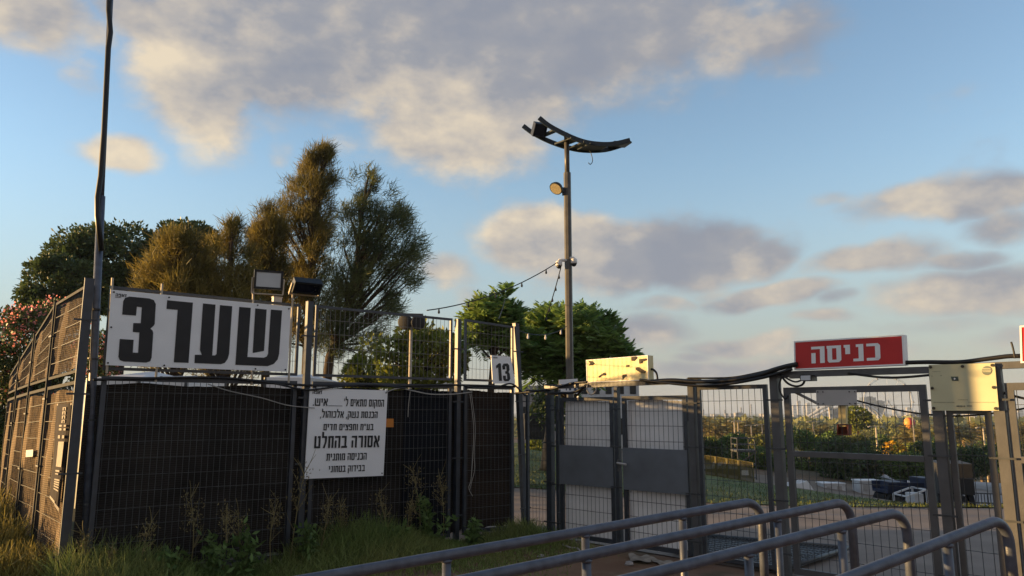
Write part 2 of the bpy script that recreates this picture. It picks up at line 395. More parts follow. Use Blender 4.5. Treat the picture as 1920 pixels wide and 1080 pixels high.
# ------------------------------------------------------------------ ground
def sstep(a, b, x):
    t = min(1, max(0, (x-a)/(b-a))); return t*t*(3-2*t)
def tz(x, y):
    if y <= 0: return 0.0
    k = min(.95, max(0, x/max(y, 1)-.02))
    z = -6.2*k*min(1.0, max(0, (y-13.5)/26.5))
    f = sstep(46, 135, y); z = z*(1-f)-10.0*f
    return z-10.0*sstep(140, 1500, y)
def ground_mat():
    mt = mat('bare_earth', (.16, .088, .052), .95, var=.2, scale=.9, col2=(.25, .155, .10), bump=.5, bscale=45)
    N = mt.node_tree.nodes; L = mt.node_tree.links; b = N['Principled BSDF']
    src = b.inputs['Base Color'].links[0].from_socket; tc = N['Texture Coordinate']
    def patch(src, col, scale, lo, hi, fac=1.0, grad=None):
        nz = N.new('ShaderNodeTexNoise'); nz.inputs['Scale'].default_value = scale; nz.inputs['Detail'].default_value = 5
        L.new(tc.outputs['Object'], nz.inputs['Vector'])
        v = nz.outputs[0]
        if grad:
            sx = N.new('ShaderNodeSeparateXYZ'); L.new(tc.outputs['Object'], sx.inputs[0])
            g = N.new('ShaderNodeMapRange'); L.new(sx.outputs[grad[0]], g.inputs[0]); g.inputs[1].default_value = grad[1]; g.inputs[2].default_value = grad[2]
            g.inputs[3].default_value = 0; g.inputs[4].default_value = 1
            ad = N.new('ShaderNodeMath'); ad.operation = 'MULTIPLY_ADD'; L.new(v, ad.inputs[0]); ad.inputs[1].default_value = .6; L.new(g.outputs[0], ad.inputs[2]); v = ad.outputs[0]
        mr = N.new('ShaderNodeMapRange'); L.new(v, mr.inputs[0]); mr.inputs[1].default_value = lo; mr.inputs[2].default_value = hi; mr.inputs[4].default_value = fac
        mx = N.new('ShaderNodeMix'); mx.data_type = 'RGBA'; L.new(mr.outputs[0], mx.inputs[0]); L.new(src, mx.inputs[6]); mx.inputs[7].default_value = (*col, 1)
        return mx.outputs[2]
    s = patch(src, (.24, .17, .115), 2.5, .5, .7, .7)
    s = patch(s, (.05, .055, .018), 1.6, .55, .7, .8)
    s = patch(s, (.045, .05, .018), 0.05, .55, .9, 1.0, (1, 30, 70))     # parkland far off
    s = patch(s, (.05, .055, .018), 1.2, .75, 1.1, .85, (0, -.5, -3.0))  # weedy towards the fence
    L.new(s, b.inputs['Base Color'])
    return mt
def axis(lo, hi, fine_lo, fine_hi, step):
    a = list(np.arange(fine_lo, fine_hi+1e-6, step)); s = step; x = fine_hi
    while x < hi: s *= 1.28; x += s; a.append(min(x, hi))
    s = step; x = fine_lo
    while x > lo: s *= 1.28; x -= s; a.insert(0, max(x, lo))
    return a
def drape(name, poly_fn, us, vs, mt, off, kind='structure'):
    pass
xs = axis(-5400, 5400, -14, 60, 1.0); ys = axis(-150, 5800, -2, 150, 1.0)
mb = MB(); nx = len(xs)
mb.v = [(x, y, tz(x, y)) for y in ys for x in xs]
mb.f = [(j*nx+i, j*nx+i+1, (j+1)*nx+i+1, (j+1)*nx+i) for j in range(len(ys)-1) for i in range(nx-1)]; mb.m = [0]*len(mb.f)
o = mb.build('ground', ground_mat(), smooth=True); o['kind'] = 'structure'; o['label'] = 'reddish bare earth with weeds, falling away beyond the gates'
def sheet(name, near, far, nv, mt, off, label):
    """a sheet laid over the ground between two polylines"""
    mb = MB(); n = len(near)
    for j in range(nv+1):
        t = j/nv
        for (a, b) in zip(near, far):
            x = a[0]*(1-t)+b[0]*t; y = a[1]*(1-t)+b[1]*t; mb.v.append((x, y, tz(x, y)+off))
    mb.f = [(j*n+i, j*n+i+1, (j+1)*n+i+1, (j+1)*n+i) for j in range(nv) for i in range(n-1)]; mb.m = [0]*len(mb.f)
    o = mb.build(name, mt, smooth=True); o['kind'] = 'structure'; o['label'] = label
    return o
def dense(pl, k):
    out = []
    for a, b in zip(pl, pl[1:]):
        for i in range(k): t = i/k; out.append((a[0]*(1-t)+b[0]*t, a[1]*(1-t)+b[1]*t))
    return out+[pl[-1]]
gate_a = T(1050, 1015); gate_b = T(1300, 1055)
GP = Plane(gate_a, gate_b)
e0 = GP.pt(-.2, 0, -.15); e1 = GP.pt(9.5, 0, -.15)
pn = dense([(-6, 11.6), (-.6, 11.0), (e0.x, e0.y), (2.0, 8.95), (4.3, 6.7), (7.2, 3.8), (14, 3.0)], 6)
pf = dense([(-6, 17.6), (-.6, 17.1), (.8, 16.7), (3.8, 14.6), (6.4, 13.7), (10, 13.2), (22, 12.6)], 6)
sheet('path', pn, pf, 10, M['asphalt'], .012, 'worn grey asphalt path running behind the gates')
ln = dense([(-6, 17.6), (-.6, 17.1), (.8, 16.7), (3.8, 14.6), (6.4, 13.7), (10, 13.2), (22, 12.6)], 6)
lf = dense([(-8, 40), (0, 40), (3.5, 38), (9.4, 33), (13, 30), (17, 27), (30, 22)], 6)
sheet('lawn', ln, lf, 24, M['lawn'], .03, 'patchy green lawn sloping away behind the path')
rn = lf; rf = dense([(-8, 44), (0, 44), (6, 44), (14, 43), (22, 46), (28, 48), (40, 50)], 6)
sheet('service_road', rn, rf, 14, M['road'], .03, 'sandy service road below the lawn')
def blades(name, pts, h, w, mt, label, lean=.35, kind=True):
    pts = np.array(pts); n = len(pts)
    D = unit(np.stack([rng.normal(0, lean, n), rng.normal(0, lean, n), np.ones(n)], 1))
    hh = np.array([h]*n) if np.isscalar(h) else np.asarray(h)
    hh = hh*rng.uniform(.5, 1.15, n)
    A = strip_quads(pts, D, hh*.6, w)
    tip = pts+D*hh[:, None]*.58; D2 = unit(D+rng.normal(0, .45, (n, 3))*np.array([1, 1, .35]))
    B = strip_quads(tip, D2, hh*.5, w*.8)
    o = np_quads(name, np.concatenate([A, B]), mt)
    if kind: o['kind'] = 'stuff'
    o['label'] = label; o['category'] = 'grass'
    return o
pts = []
for _ in range(9000):
    i = random.randrange(len(ln)-1); t = random.random()**1.5*.9
    a, b = ln[i], lf[i]; x = a[0]*(1-t)+b[0]*t+random.uniform(-.3, .3); y = a[1]*(1-t)+b[1]*t+random.uniform(-.3, .3)
    pts.append((x, y, tz(x, y)+.02))
blades('lawn_grass', pts, .09, .02, M['lawn'], 'short grass covering the lawn behind the path')
# ------------------------------------------------------------------ fence helpers
def mesh_panel(pl, label, corners, sv, sh, wire=.0042, frame=.045, net=None, fm='steel', wm='wire', group=None, o=0.0, cat='fence panel', name='mesh_fence_panel', net_o=-.035, top_frame=True, netz=None, fdepth=.04, ext=0.0):
    """corners: (u0,z0b,z0t,u1,z1b,z1t) in plane coordinates; sv / sh wire spacing"""
    u0, b0, t0, u1, b1, t1 = corners
    r = thing(name, label, cat, pl.pt((u0+u1)/2, min(b0, b1), o), group)
    bo = lambda u: b0+(b1-b0)*(u-u0)/(u1-u0)
    to = lambda u: t0+(t1-t0)*(u-u0)/(u1-u0)
    fb = MB(); h = frame/2
    fb.post(pl.pt(u0+h, bo(u0+h), o), pl.pt(u0+h, to(u0+h), o), pl.d, pl.n, frame, fdepth)
    fb.post(pl.pt(u1-h, bo(u1-h), o), pl.pt(u1-h, to(u1-h), o), pl.d, pl.n, frame, fdepth)
    for f in ((to, bo) if top_frame else (bo,)):
        sg = -1 if f is to else 1
        fb.bar(pl.pt(u0+frame, f(u0+frame)+sg*h, o), pl.pt(u1-frame, f(u1-frame)+sg*h, o), fdepth, frame)
    fb.build('frame', M[fm], r)
    w = MB(); n = max(2, int((u1-u0)/sv))
    for i in range(1, n):
        u = u0+(u1-u0)*i/n; j = random.uniform(-.002, .002)
        w.bar(pl.pt(u+j, bo(u)+.01, o+.006), pl.pt(u-j, to(u)-.01, o+.006), wire, cap=False)
    m = max(2, int((t0-b0)/sh))
    for i in range(1, m):
        q = i/m; seg = 3; pp = []
        for k in range(seg+1):
            u = u0+.01+(u1-u0-.02)*k/seg
            pp.append(pl.pt(u, bo(u)+(to(u)-bo(u))*q+(random.uniform(-.004, .004) if 0 < k < seg else 0), o+.006+wire))
        for a, b in zip(pp, pp[1:]): w.bar(a, b, wire*1.15, cap=False)
    w.build('wire_mesh', M[wm], r)
    if net: net_sheet(pl, u0+.02-ext, u1-.02+ext, (netz[0] if netz else lambda u: bo(u)+.03), (netz[1] if netz else lambda u: to(u)-.05), o+net_o, net, r)
    return r
def net_sheet(pl, u0, u1, bo, to, o, mt, parent, name='shade_cloth', amp=.018, ragged=.03):
    mb = MB(); nu, nz = 28, 18; ph = random.uniform(0, 9)
    for j in range(nz+1):
        for i in range(nu+1):
            u = u0+(u1-u0)*i/nu; q = j/nz
            z = bo(u)+(to(u)-bo(u))*q
            if j == nz: z -= abs(math.sin(u*3.1+ph))*ragged+random.uniform(0, ragged*.3)
            if j == 0: z += random.uniform(0, ragged)
            w = amp*(math.sin(u*5+ph+q*1.7)+.6*math.sin(u*13+q*5+ph*2)+.5*math.sin(q*9+u*2))
            mb.v.append(pl.pt(u, z, o+w-amp))
    n = nu+1
    mb.f = [(j*n+i, j*n+i+1, (j+1)*n+i+1, (j+1)*n+i) for j in range(nz) for i in range(nu)]; mb.m = [0]*len(mb.f)
    return mb.build(name, M[mt], parent, smooth=True)
def fence_post(pl, u, z0, z1, label, w=.07, d=.07, o=0.0, top_shift=0.0, fm='steel', group=None, name='fence_post'):
    r = thing(name, label, 'post', pl.pt(u, z0, o), group)
    mb = MB(); mb.post(pl.pt(u, z0, o), pl.pt(u+top_shift, z1, o), pl.d, pl.n, w, d); mb.build('shaft', M[fm], r)
    c = MB(); c.post(pl.pt(u+top_shift, z1, o), pl.pt(u+top_shift, z1+.006, o), pl.d, pl.n, w+.006, d+.006); c.build('cap', M[fm], r)
    for q in (.12, .37, .62, .86):
        z = z0+(z1-z0)*q; us = u+top_shift*q; k = MB()
        k.post(pl.pt(us-.01, z, o+d/2+.006), pl.pt(us-.01, z+.018, o+d/2+.006), pl.d, pl.n, w+.12, .008)
        k.build('clamp', M['wire_d'], r)
    return r
# ------------------------------------------------------------------ front fence
ZT, ZM0, ZM1 = 2.97, 2.04, 2.10
c0 = T(172, 527, 2.98); c1 = T(965, 603, 2.98)
FP = Plane(c0, c1)
ub = {p: FP.inv(p, y)[0] for p, y in ((190, 718), (556, 720), (586, 720), (846, 722), (870, 722), (962, 724), (574, 720), (858, 722))}
fence_post(FP, -.02, -.02, 3.0, 'tall dark corner post left of the big white gate sign', .085, .032)
fence_post(FP, ub[574], -.02, 2.98, 'dark post between the big gate sign and the instruction sign', .07, .07)
fence_post(FP, ub[858], -.02, 2.93, 'dark post with bright yellow side left of the number 13 sign', .06, .07)
ue, _ = FP.inv(985, 1000)
fence_post(FP, ue, -.02, 2.95, 'leaning dark end post right of the number 13 sign', .07, .07, top_shift=-.17)
nets = [('net', 190, 556, 'wide lower mesh panel with black cloth under the big gate sign'),
        ('net', 586, 846, 'lower mesh panel with black cloth behind the instruction sign'),
        ('net_b', 870, 962, 'narrow lower mesh panel with brown cloth under the number 13 sign')]
for nt_, a, b, lb in nets:
    mesh_panel(FP, lb, (ub[a], .10, ZM0, ub[b], .08, ZM0), .062, .158, net=nt_, ext=.135 if b < 900 else .09, group='lower panels of the front fence')
for a, b, lb in ((190, 556, 'upper open mesh panel carrying the big white gate sign'), (586, 846, 'upper open mesh panel in front of the leaning dark tree trunk'), (870, 962, 'narrow upper open mesh panel carrying the number 13 sign')):
    mesh_panel(FP, lb, (ub[a], ZM1, ZT-.02, ub[b], ZM1, ZT-.03 if a < 800 else ZT-.06), .062, .155, frame=.030, fdepth=.03, wm='wire_u', group='upper panels of the front fence')
# darker second sheet hung behind the middle bay
dk = thing('shade_sheet', 'darker bluish black sheet hung behind the mesh right of the instruction sign', 'sheet', FP.pt(4.0, .1, -.1))
u_a = FP.inv(757, 800)[0]; u_b = ub[846]-.05
M['net_k'] = net_mat('blue_black_sheet', (.006, .008, .012), (.010, .012, .018))
net_sheet(FP, u_a, u_b, lambda u: .12, lambda u: 1.99, -.012, 'net_k', dk, amp=.004)
# ------------------------------------------------------------------ side fence
SV = [c0, P(108, 566, 8.7), P(69, 626, 9.7), P(41, 669, 10.8), P(22, 700, 12.0)]
side_lb = ['nearest side bay, holding the torn banner', 'second side bay from the corner, with a small paper note', 'third side bay from the corner', 'farthest side bay at the left edge of the photo']
for i in range(4):
    A, B = SV[i], SV[i+1]; pl = Plane((A.x, A.y), (B.x, B.y))
    za, zb = A.z-.02, B.z-.02; ga = 2.06-.03*i; gb = 2.06-.03*(i+1)
    if i: fence_post(pl, 0, -.05, za+.02, ['', 'dark post between the nearest and second side bays', 'dark post between the second and third side bays', 'dark post before the farthest side bay'][i], .04, .05, o=.01, fm='steel_m', group='posts of the side fence')
    mesh_panel(pl, 'lower panel of the '+side_lb[i], (.06, .02, ga-.06, pl.len-.04, .0, gb-.06), .07, .19, net='net_side', wm='wire_d', fm='steel_m', ext=.07, group='lower panels of the side fence', frame=.035, net_o=.012 if i else .012)
    mesh_panel(pl, 'upper panel of the '+side_lb[i].replace(', holding the torn banner', ', next to the corner post').replace(', with a small paper note', ''), (.06, ga+.02, za, pl.len-.04, gb+.02, zb), .07, .15, net='net_up', wm='wire_d', fm='steel_m', group='upper panels of the side fence', frame=.03, net_o=.012)
    if i == 0: SP = pl
    if i == 1: SP2 = pl
mb = MB()
mb.prism([FP.pt(.10, 0, -.10), FP.pt(.24, 0, -.10), FP.pt(.20, .95, -.10), FP.pt(.17, .95, -.10)], FP.n*.02)
tag(mb.build('wooden_board', M['wood'], loc=FP.pt(.15, 0, -.1)), 'pale sunlit board leaning in the gap beside the corner post', 'board')
# ------------------------------------------------------------------ lettering
st, br = .19, .20
def rct(a, b, c, d): return [(a, b), (c, b), (c, d), (a, d)]
def glyphs(st=.19, br=.19):
    G = {}; w = .58
    def add(ch, wd, *pol): G[ch] = (wd, [list(p) for p in pol])
    add('ה', w, rct(0, 1-br, w, 1), rct(w-st, 0, w, 1-br), rct(0, 0, st*.95, .62))
    add('ח', w, rct(0, 1-br, w, 1), rct(w-st, 0, w, 1-br), rct(.03, 0, .03+st, 1-br))
    add('ת', w+.04, rct(.02, 1-br, w+.04, 1), rct(w+.04-st, 0, w+.04, 1-br), rct(.08, br, .08+st, 1-br), rct(-.02, 0, .08+st, br))
    add('ם', w, rct(0, 1-br, w, 1), rct(w-st, 0, w, 1-br), rct(.02, 0, .02+st, 1-br), rct(.02+st, 0, w-st, br))
    add('מ', w+.04, [(0, 1), (st, 1), (st+.04, .72), (st, 0), (0, 0), (.05, .7)], rct(.16+st*.3, 1-br, w+.04, 1), rct(w+.04-st, 0, w+.04, 1-br), rct(.30, 0, w+.04-st, br))
    add('ט', w+.04, rct(0, 0, st, 1), rct(st, 0, w+.04-st, br), rct(w+.04-st, 0, w+.04, 1), rct(.33, 1-br, w+.04-st, 1))
    add('ס', w, rct(-.03, 1-br, w, 1), [(.06, 0), (w-.1, 0), (w, .12), (w, 1-br), (w-st, 1-br), (w-st, br), (st, br), (st, 1-br), (0, 1-br), (0, .10)])
    add('ק', w, rct(0, 1-br, w, 1), [(w-st, .45), (w-st-.06, .06), (w-.06, .0), (w, .5), (w, 1-br), (w-st, 1-br)], rct(0, -.26, st, .62))
    add('ו', st+.05, rct(.05, 0, st+.05, 1-br), rct(-.01, 1-br, st+.05, 1))
    add('י', st+.05, rct(.05, .45, st+.05, 1-br), rct(-.01, 1-br, st+.05, 1))
    add('ן', st+.05, rct(.05, -.28, st+.05, 1-br), rct(-.01, 1-br, st+.05, 1))
    add('ז', st+.14, rct(.07, 0, st+.07, 1-br), rct(-.01, 1-br, st+.15, 1))
    add('ד', w, rct(0, 1-br, w, 1), rct(w-st-.08, 0, w-.08, 1-br))
    add('ר', w-.05, rct(0, 1-br, w-.05, 1), rct(w-.05-st, 0, w-.05, 1-br))
    add('ב', w+.03, rct(0, 1-br, w-.06, 1), rct(w-.06-st, br, w-.06, 1-br), rct(-.01, 0, w+.03, br))
    add('כ', w-.04, rct(0, 1-br, w-.12, 1), [(w-.12, 1), (w-.04, .88), (w-.04, .12), (w-.12, 0), (w-.04-st, br), (w-.04-st, 1-br)], rct(0, 0, w-.12, br))
    add('נ', .42, rct(.12, 1-br, .42, 1), rct(.42-st, br, .42, 1-br), rct(0, 0, .42, br))
    add('ל', w-.06, rct(0, 1, st, 1.34), rct(0, 1-br, w-.06, 1), [(w-.06-st, 1-br), (w-.06, 1-br), (w-.06, .55), (.34, 0), (.12, 0), (w-.06-st, .5)])
    add('א', w+.06, [(0, 1), (st, 1), (w+.06, .05), (w+.06, 0), (w+.06-st, 0), (0, .92)], [(w+.06-st, 1), (w+.06, 1), (w+.06, .62), (w-.08, .42), (w-.16, .55), (w+.06-st, .7)], [(0, 0), (st, 0), (st, .35), (.26, .52), (.17, .66), (0, .42)])
    add('צ', w, [(0, 1), (st, 1), (w, .22), (w, 0), (w-.05, .0), (w-st, .2), (0, .9)], rct(0, 0, w-.05, br), [(w-st, 1), (w, 1), (w, .6), (w-.14, .42), (w-.22, .55), (w-st, .68)])
    add('ש', .82, rct(0, 0, st*.95, 1), rct(st*.95, 0, .82-st*.95, br), rct(.82-st*.95, 0, .82, 1), [(.41-st*.45, 1), (.41+st*.45, 1), (.41+st*.45, .38), (.41-st*.45, .34)])
    add('ע', w+.02, rct(w+.02-st, br, w+.02, 1), [(.05, 1), (.05+st, 1), (.05+st, br), (.10, br), (.05, .3)], rct(-.03, 0, w+.02, br))
    add('פ', w, rct(0, 1-br, w-st, 1), rct(w-st, 0, w, 1), rct(0, 0, w-st, br), rct(0, .55, st, 1-br), rct(st, .44, .34, .44+br*.8))
    add('.', .16, rct(0, 0, .16, .17)); add(',', .16, [(0, .16), (.16, .16), (.16, .02), (.06, -.2), (.0, -.2)])
    add("'", .14, rct(0, .72, .13, 1.05)); add('"', .34, rct(0, .7, .13, 1.05), rct(.2, .7, .33, 1.05)); add('_', .5, rct(0, -.04, .5, .0))
    add('1', .34, [(.14, 0), (.34, 0), (.34, 1), (.2, 1), (0, .84), (.0, .68), (.14, .76)])
    add('0', .5, [(.0, 0), (.5, 0), (.5, .17), (.18, .17), (.18, .5), (0, .5)], [(0, .5), (.18, .5), (.18, .83), (.32, .83), (.32, .17), (.5, .17), (.5, 1), (0, 1)])
    return G
G1 = glyphs(.185, .17); G2 = glyphs(.20, .16)
def text_line(mb, bd, txt, u0, u1, v0, v1, G=G1, out=.006, gap=.13, space=.34, rtl=True):
    """fit a line of lettering into a box of a board: u0..u1 across, v0 top .. v1 base"""
    seq = list(reversed(txt)) if rtl else list(txt)
    tot = sum((space if c == ' ' else G[c][0]+gap) for c in seq)-gap
    x = 0
    for c in seq:
        if c == ' ': x += space; continue
        wd, pol = G[c]
        for p in pol:
            mb.poly([bd.at(u0+(u1-u0)*(x+a)/tot, v1+(v0-v1)*b, out) for a, b in p])
        x += wd+gap
def sign(name, label, pl, px, o, mt, thick=.012, cat='sign', frame=None):
    bd = Board(pl, px, o); r = thing(name, label, cat, bd.base())
    mb = MB(); mb.prism(bd.c, pl.n*-thick); mb.build('panel', M[mt], r)
    return bd, r
def dots(bd, r, uv, size=.012, mt='dark', name='bolt', out=.004):
    for u, v in uv:
        mb = MB(); c = bd.at(u, v, out); d = bd.pl.d; z = Vector((0, 0, 1))
        mb.prism([c+d*size*math.cos(t*math.pi/4)+z*size*math.sin(t*math.pi/4) for t in range(8)], bd.pl.n*.006)
        mb.build(name, M[mt], r)
# big gate sign
bd, r = sign('gate_sign', 'big white sign reading שער 3 in heavy black letters', FP, [(209, 543), (546, 574.6), (539, 697), (198, 684.6)], .07, 'white')
hf = homog([(140, 110), (1755, 262), (1725, 850), (85, 790)])
three = [(235, 335), (245, 215), (262, 185), (300, 173), (480, 190), (520, 205), (538, 240), (528, 420), (520, 435), (488, 463), (508, 478), (515, 500), (500, 720), (488, 755), (450, 768), (245, 757), (212, 745), (200, 715), (213, 555), (338, 563), (330, 677), (378, 680), (390, 497), (330, 492), (335, 412), (402, 413), (412, 270), (368, 264), (360, 345)]
resh = [(640, 206), (872, 228), (833, 770), (700, 765), (735, 293), (634, 285)]
ayin = [(962, 235), (1075, 246), (1046, 703), (1072, 703), (1085, 690), (1115, 250), (1225, 260), (1198, 690), (1185, 735), (1160, 770), (1125, 782), (886, 772), (890, 697), (952, 698), (935, 655)]
shin = [(1288, 266), (1392, 275), (1363, 717), (1510, 724), (1535, 715), (1548, 690), (1572, 290), (1672, 298), (1648, 690), (1635, 740), (1600, 780), (1545, 800), (1255, 788)]
shin2 = [(1432, 280), (1534, 290), (1512, 663), (1410, 682)]
for ps, nm in (((three,), 'digit'), ((resh,), 'letter'), ((ayin,), 'letter'), ((shin, shin2), 'letter')):
    mb = MB()
    for p in ps: mb.poly([bd.at(*hf(x, y), .004) for x, y in p])
    mb.build(nm, M['black'], r)
mb = MB(); text_line(mb, bd, 'זאפה', .022, .075, .045, .085, G2, .004); mb.prism([bd.at(.02, .10, .003), bd.at(.05, .10, .003), bd.at(.05, .094, .003), bd.at(.02, .094, .003)], FP.n*.001)
mb.build('logo', M['black'], r)
dots(bd, r, [(.012, .03), (.29, .035), (.79, .03), (.985, .04), (.01, .97), (.29, .975), (.80, .975), (.985, .97), (.012, .5)], .009)
# instruction sign
bd, r = sign('notice_board', 'white square notice with six lines of black Hebrew rules', FP, [(581, 728), (727, 732), (719, 892), (571, 898)], .07, 'white')
def line(*a):
    mb = MB()
    for q in a: text_line(mb, bd, *q)
    mb.build('lettering_line', M['black'], r)
line(('המקום מתאים ל\'', .43, .955, .112, .195)); line(('איש.', .045, .225, .112, .195))
line(('הכנסת נשק, אלכוהול,', .142, .876, .253, .328))
line(('בע"ח וחפצים חדים', .19, .83, .398, .470))
line(('אסורה בהחלט', .09, .92, .533, .668, G2))
line(('הכניסה מותנית', .246, .758, .73, .808))
line(('בבידוק בטחוני', .284, .744, .868, .938))
mb = MB(); mb.poly([bd.at(.235, .196, .004), bd.at(.41, .196, .004), bd.at(.41, .190, .004), bd.at(.235, .190, .004)]); text_line(mb, bd, 'זאפה', .035, .15, .022, .062, G2, .004)
mb.build('logo', M['black'], r)
dots(bd, r, [(.025, .02), (.975, .03), (.975, .97), (.025, .975)], .008)
# 13 sign
bd, r = sign('number_sign', 'small white sign with a black number 13', FP, [(921, 666), (958, 669), (966, 719), (924, 719)], .07, 'white')
h13 = homog([(890, 520), (1065, 535), (1110, 780), (905, 780)])
one = [(932, 608), (960, 585), (976, 588), (990, 752), (962, 752), (952, 622), (935, 632)]
th3 = [(988, 612), (1000, 590), (1035, 588), (1050, 606), (1054, 645), (1046, 664), (1057, 682), (1064, 732), (1050, 755), (1016, 757), (1002, 742), (996, 700), (1022, 699), (1026, 732), (1036, 732), (1032, 684), (1018, 680), (1015, 660), (1028, 655), (1024, 613), (1014, 613), (1018, 640), (993, 642)]
for p in (one, th3): mb = MB(); mb.poly([bd.at(*h13(x, y), .004) for x, y in p]); mb.build('digit', M['black'], r)
mb = MB(); text_line(mb, bd, 'זאפה', .08, .30, .05, .10, G2, .004); mb.build('logo', M['black'], r)
# orange sticker, side banner, paper note
bd, r = sign('sticker', 'small orange sticker on black cloth right of the notice board', FP, [(724, 785), (738, 785), (738, 801), (723, 801)], .02, 'orange', .003)
NP = Plane((SV[0].x, SV[0].y), (SV[1].x, SV[1].y))
mb = MB(); bn = thing('banner', 'torn dark banner with pale vertical writing on the side fence', 'banner', NP.pix(112, 950, .05))
bpx = [[(107, 757), (103, 800), (101, 850), (95, 900), (93, 935)], [(134, 756), (130, 800), (124, 850), (117, 905), (110, 960)]]
def bpt(u, v, o=.06):
    f = v*4; i = min(3, int(f)); q = f-i
    a = [bpx[k][i][j]*(1-q)+bpx[k][i+1][j]*q for k in (0, 1) for j in (0, 1)]
    p = NP.pix(a[0]*(1-u)+a[2]*u, a[1]*(1-u)+a[3]*u, o+.03*math.sin(u*3.1)); return p
for j in range(12):
    for i in range(5): mb.poly([bpt(i/5, j/12), bpt((i+1)/5, j/12), bpt((i+1)/5, (j+1)/12), bpt(i/5, (j+1)/12)])
mb.build('sheet', M['banner'], bn)
mb = MB()
def bq(u0, v0, u1, v1): mb.poly([bpt(u0, v0, .066), bpt(u1, v0, .066), bpt(u1, v1, .066), bpt(u0, v1, .066)])
bq(0, .0, 1, .02); bq(0, .955, .5, .985); bq(.5, .97, 1, 1)
for v0, v1 in ((.23, .25), (.265, .285)): bq(.28, v0, .75, v1)
bq(.25, .33, .4, .36); bq(.55, .33, .7, .36); bq(.3, .39, .72, .62)
bq(.3, .65, .62, .665); bq(.3, .68, .7, .69)
for v in (.73, .752, .775, .80, .83): bq(.3, v, .72, v+.013)
for k in range(4):
    v = .04+k*.045; bq(.42, v, .5, v+.035); bq(.58, v, .64, v+.035); bq(.42, v, .64, v+.01)
mb.build('lettering', M['banner_w'], bn)
mb = MB(); p2 = Plane((SV[1].x, SV[1].y), (SV[2].x, SV[2].y))
q = [p2.pix(*c, .05) for c in ((49, 844), (62, 843), (61, 856), (48, 857))]; mb.prism(q, p2.n*-.004)
tag(mb.build('paper_note', M['paper'], loc=q[0]), 'small crumpled paper note on the second side bay', 'note')
mb = MB(); q = [NP.pix(*c, .05) for c in ((105, 788), (110, 788), (109, 807), (105, 807))]; mb.prism(q, NP.n*-.004)
tag(mb.build('sticker', M['yellow'], loc=q[0]), 'small yellow tag beside the torn banner', 'sticker')
# poles carrying the big sign
for (x0, y0, x1, y1, lb) in ((211, 521, 200, 700, 'thin sunlit rod at the left edge of the big gate sign'), (304, 532, 292, 716, 'thin sunlit rod behind the digit of the big gate sign'), (475, 525, 472, 722, 'thin sunlit rod below the white floodlight'), (549, 548, 541, 722, 'thin sunlit rod at the right edge of the big gate sign')):
    u0, z0 = FP.inv(x1, y1, .045); u1, z1 = FP.inv(x0, y0, .045)
    mb = MB(); mb.tube([FP.pt(u0, z0, .045), FP.pt(u1, z1, .045)], .012, 6)
    tag(mb.build('sign_rod', M['pale_pole'], loc=FP.pt(u0, z0, .045)), lb, 'rod', 'rods behind the big gate sign')
# ------------------------------------------------------------------ tall pole with cable
p0 = P(166, 760, 7.42); p0.z = 0; pa = P(183, 520, 7.42); pb = P(209, -40, 7.42)
dirp = (pb-pa).normalized(); base = pa-dirp*(pa.z/dirp.z)
r = thing('tall_pole', 'tall thin grey pole rising beside the corner post', 'pole', base)
mb = MB(); mb.tube([base, base+dirp*3.9], .038, 10); mb.build('lower_tube', M['rail'], r, smooth=True)
mb = MB(); mb.tube([base+dirp*3.85, pb], .027, 10); mb.build('upper_tube', M['rail'], r, smooth=True)
for z in (.8, 1.6, 2.2, 2.7): mb = MB(); mb.tube([base+dirp*z, base+dirp*(z+.02)], .046, 10); mb.build('clamp', M['wire_d'], r)
mb = MB(); mb.tube([P(190, 470, 7.38), P(183, 405, 7.36), P(183, 370, 7.36), P(189, 330, 7.37), P(195, 250, 7.37), P(200, 150, 7.37), P(203, 90, 7.36), P(207, 60, 7.37), P(204, 20, 7.36), P(206, -40, 7.37)], .028, 8)
tag(mb.build('black_cable', M['cable'], loc=P(190, 470, 7.4), smooth=True), 'thick black cable winding up the tall thin pole', 'cable')
# ------------------------------------------------------------------ cables along the fence
def wire(name, label, pts, r, mt='cable', cat='cable', n=6, sub=6):
    """smooth cable through points"""
    P_ = [Vector(p) for p in pts]; out = []
    for i in range(len(P_)-1):
        a = P_[max(i-1, 0)]; b = P_[i]; c = P_[i+1]; d = P_[min(i+2, len(P_)-1)]
        for k in range(sub):
            t = k/sub; out.append(.5*((2*b)+(c-a)*t+(2*a-5*b+4*c-d)*t*t+(3*b-a-3*c+d)*t**3))
    out.append(P_[-1]); mb = MB(); mb.tube(out, r, n)
    return tag(mb.build(name, M[mt], loc=P_[0], smooth=True), label, cat)
fp = lambda x, y, o=.06: FP.pix(x, y, o)
wire('black_cable', 'black cable running between the fence panels below the big gate sign', [fp(175, 712), fp(300, 709), fp(400, 708), fp(470, 713), fp(565, 722), fp(640, 723), fp(720, 724), fp(850, 722), fp(965, 725)], .016)
wire('black_cable', 'lower black cable sagging along the rail above the notice board', [fp(460, 712, .08), fp(520, 720, .08), fp(575, 731, .08), fp(640, 724, .08), fp(700, 722, .08), fp(760, 728, .08)], .013)
wire('black_cable', 'short black cable loop draped below the number 13 sign', [fp(868, 722, .08), fp(890, 727, .09), fp(930, 726, .09), fp(960, 720, .08), fp(985, 742, .1)], .013)
wire('grey_cable', 'pale grey cord slanting down right under the big gate sign', [fp(390, 720, .07), fp(430, 733, .07), fp(490, 746, .07), fp(540, 760, .07), fp(590, 765, .09)], .006, 'cable_g')
wire('grey_cable', 'pale grey cord swinging from the notice board to the middle post', [fp(725, 735, .09), fp(748, 728, .08), fp(775, 733, .08), fp(807, 739, .09), fp(850, 739, .09), fp(885, 735, .08)], .008, 'cable_g')
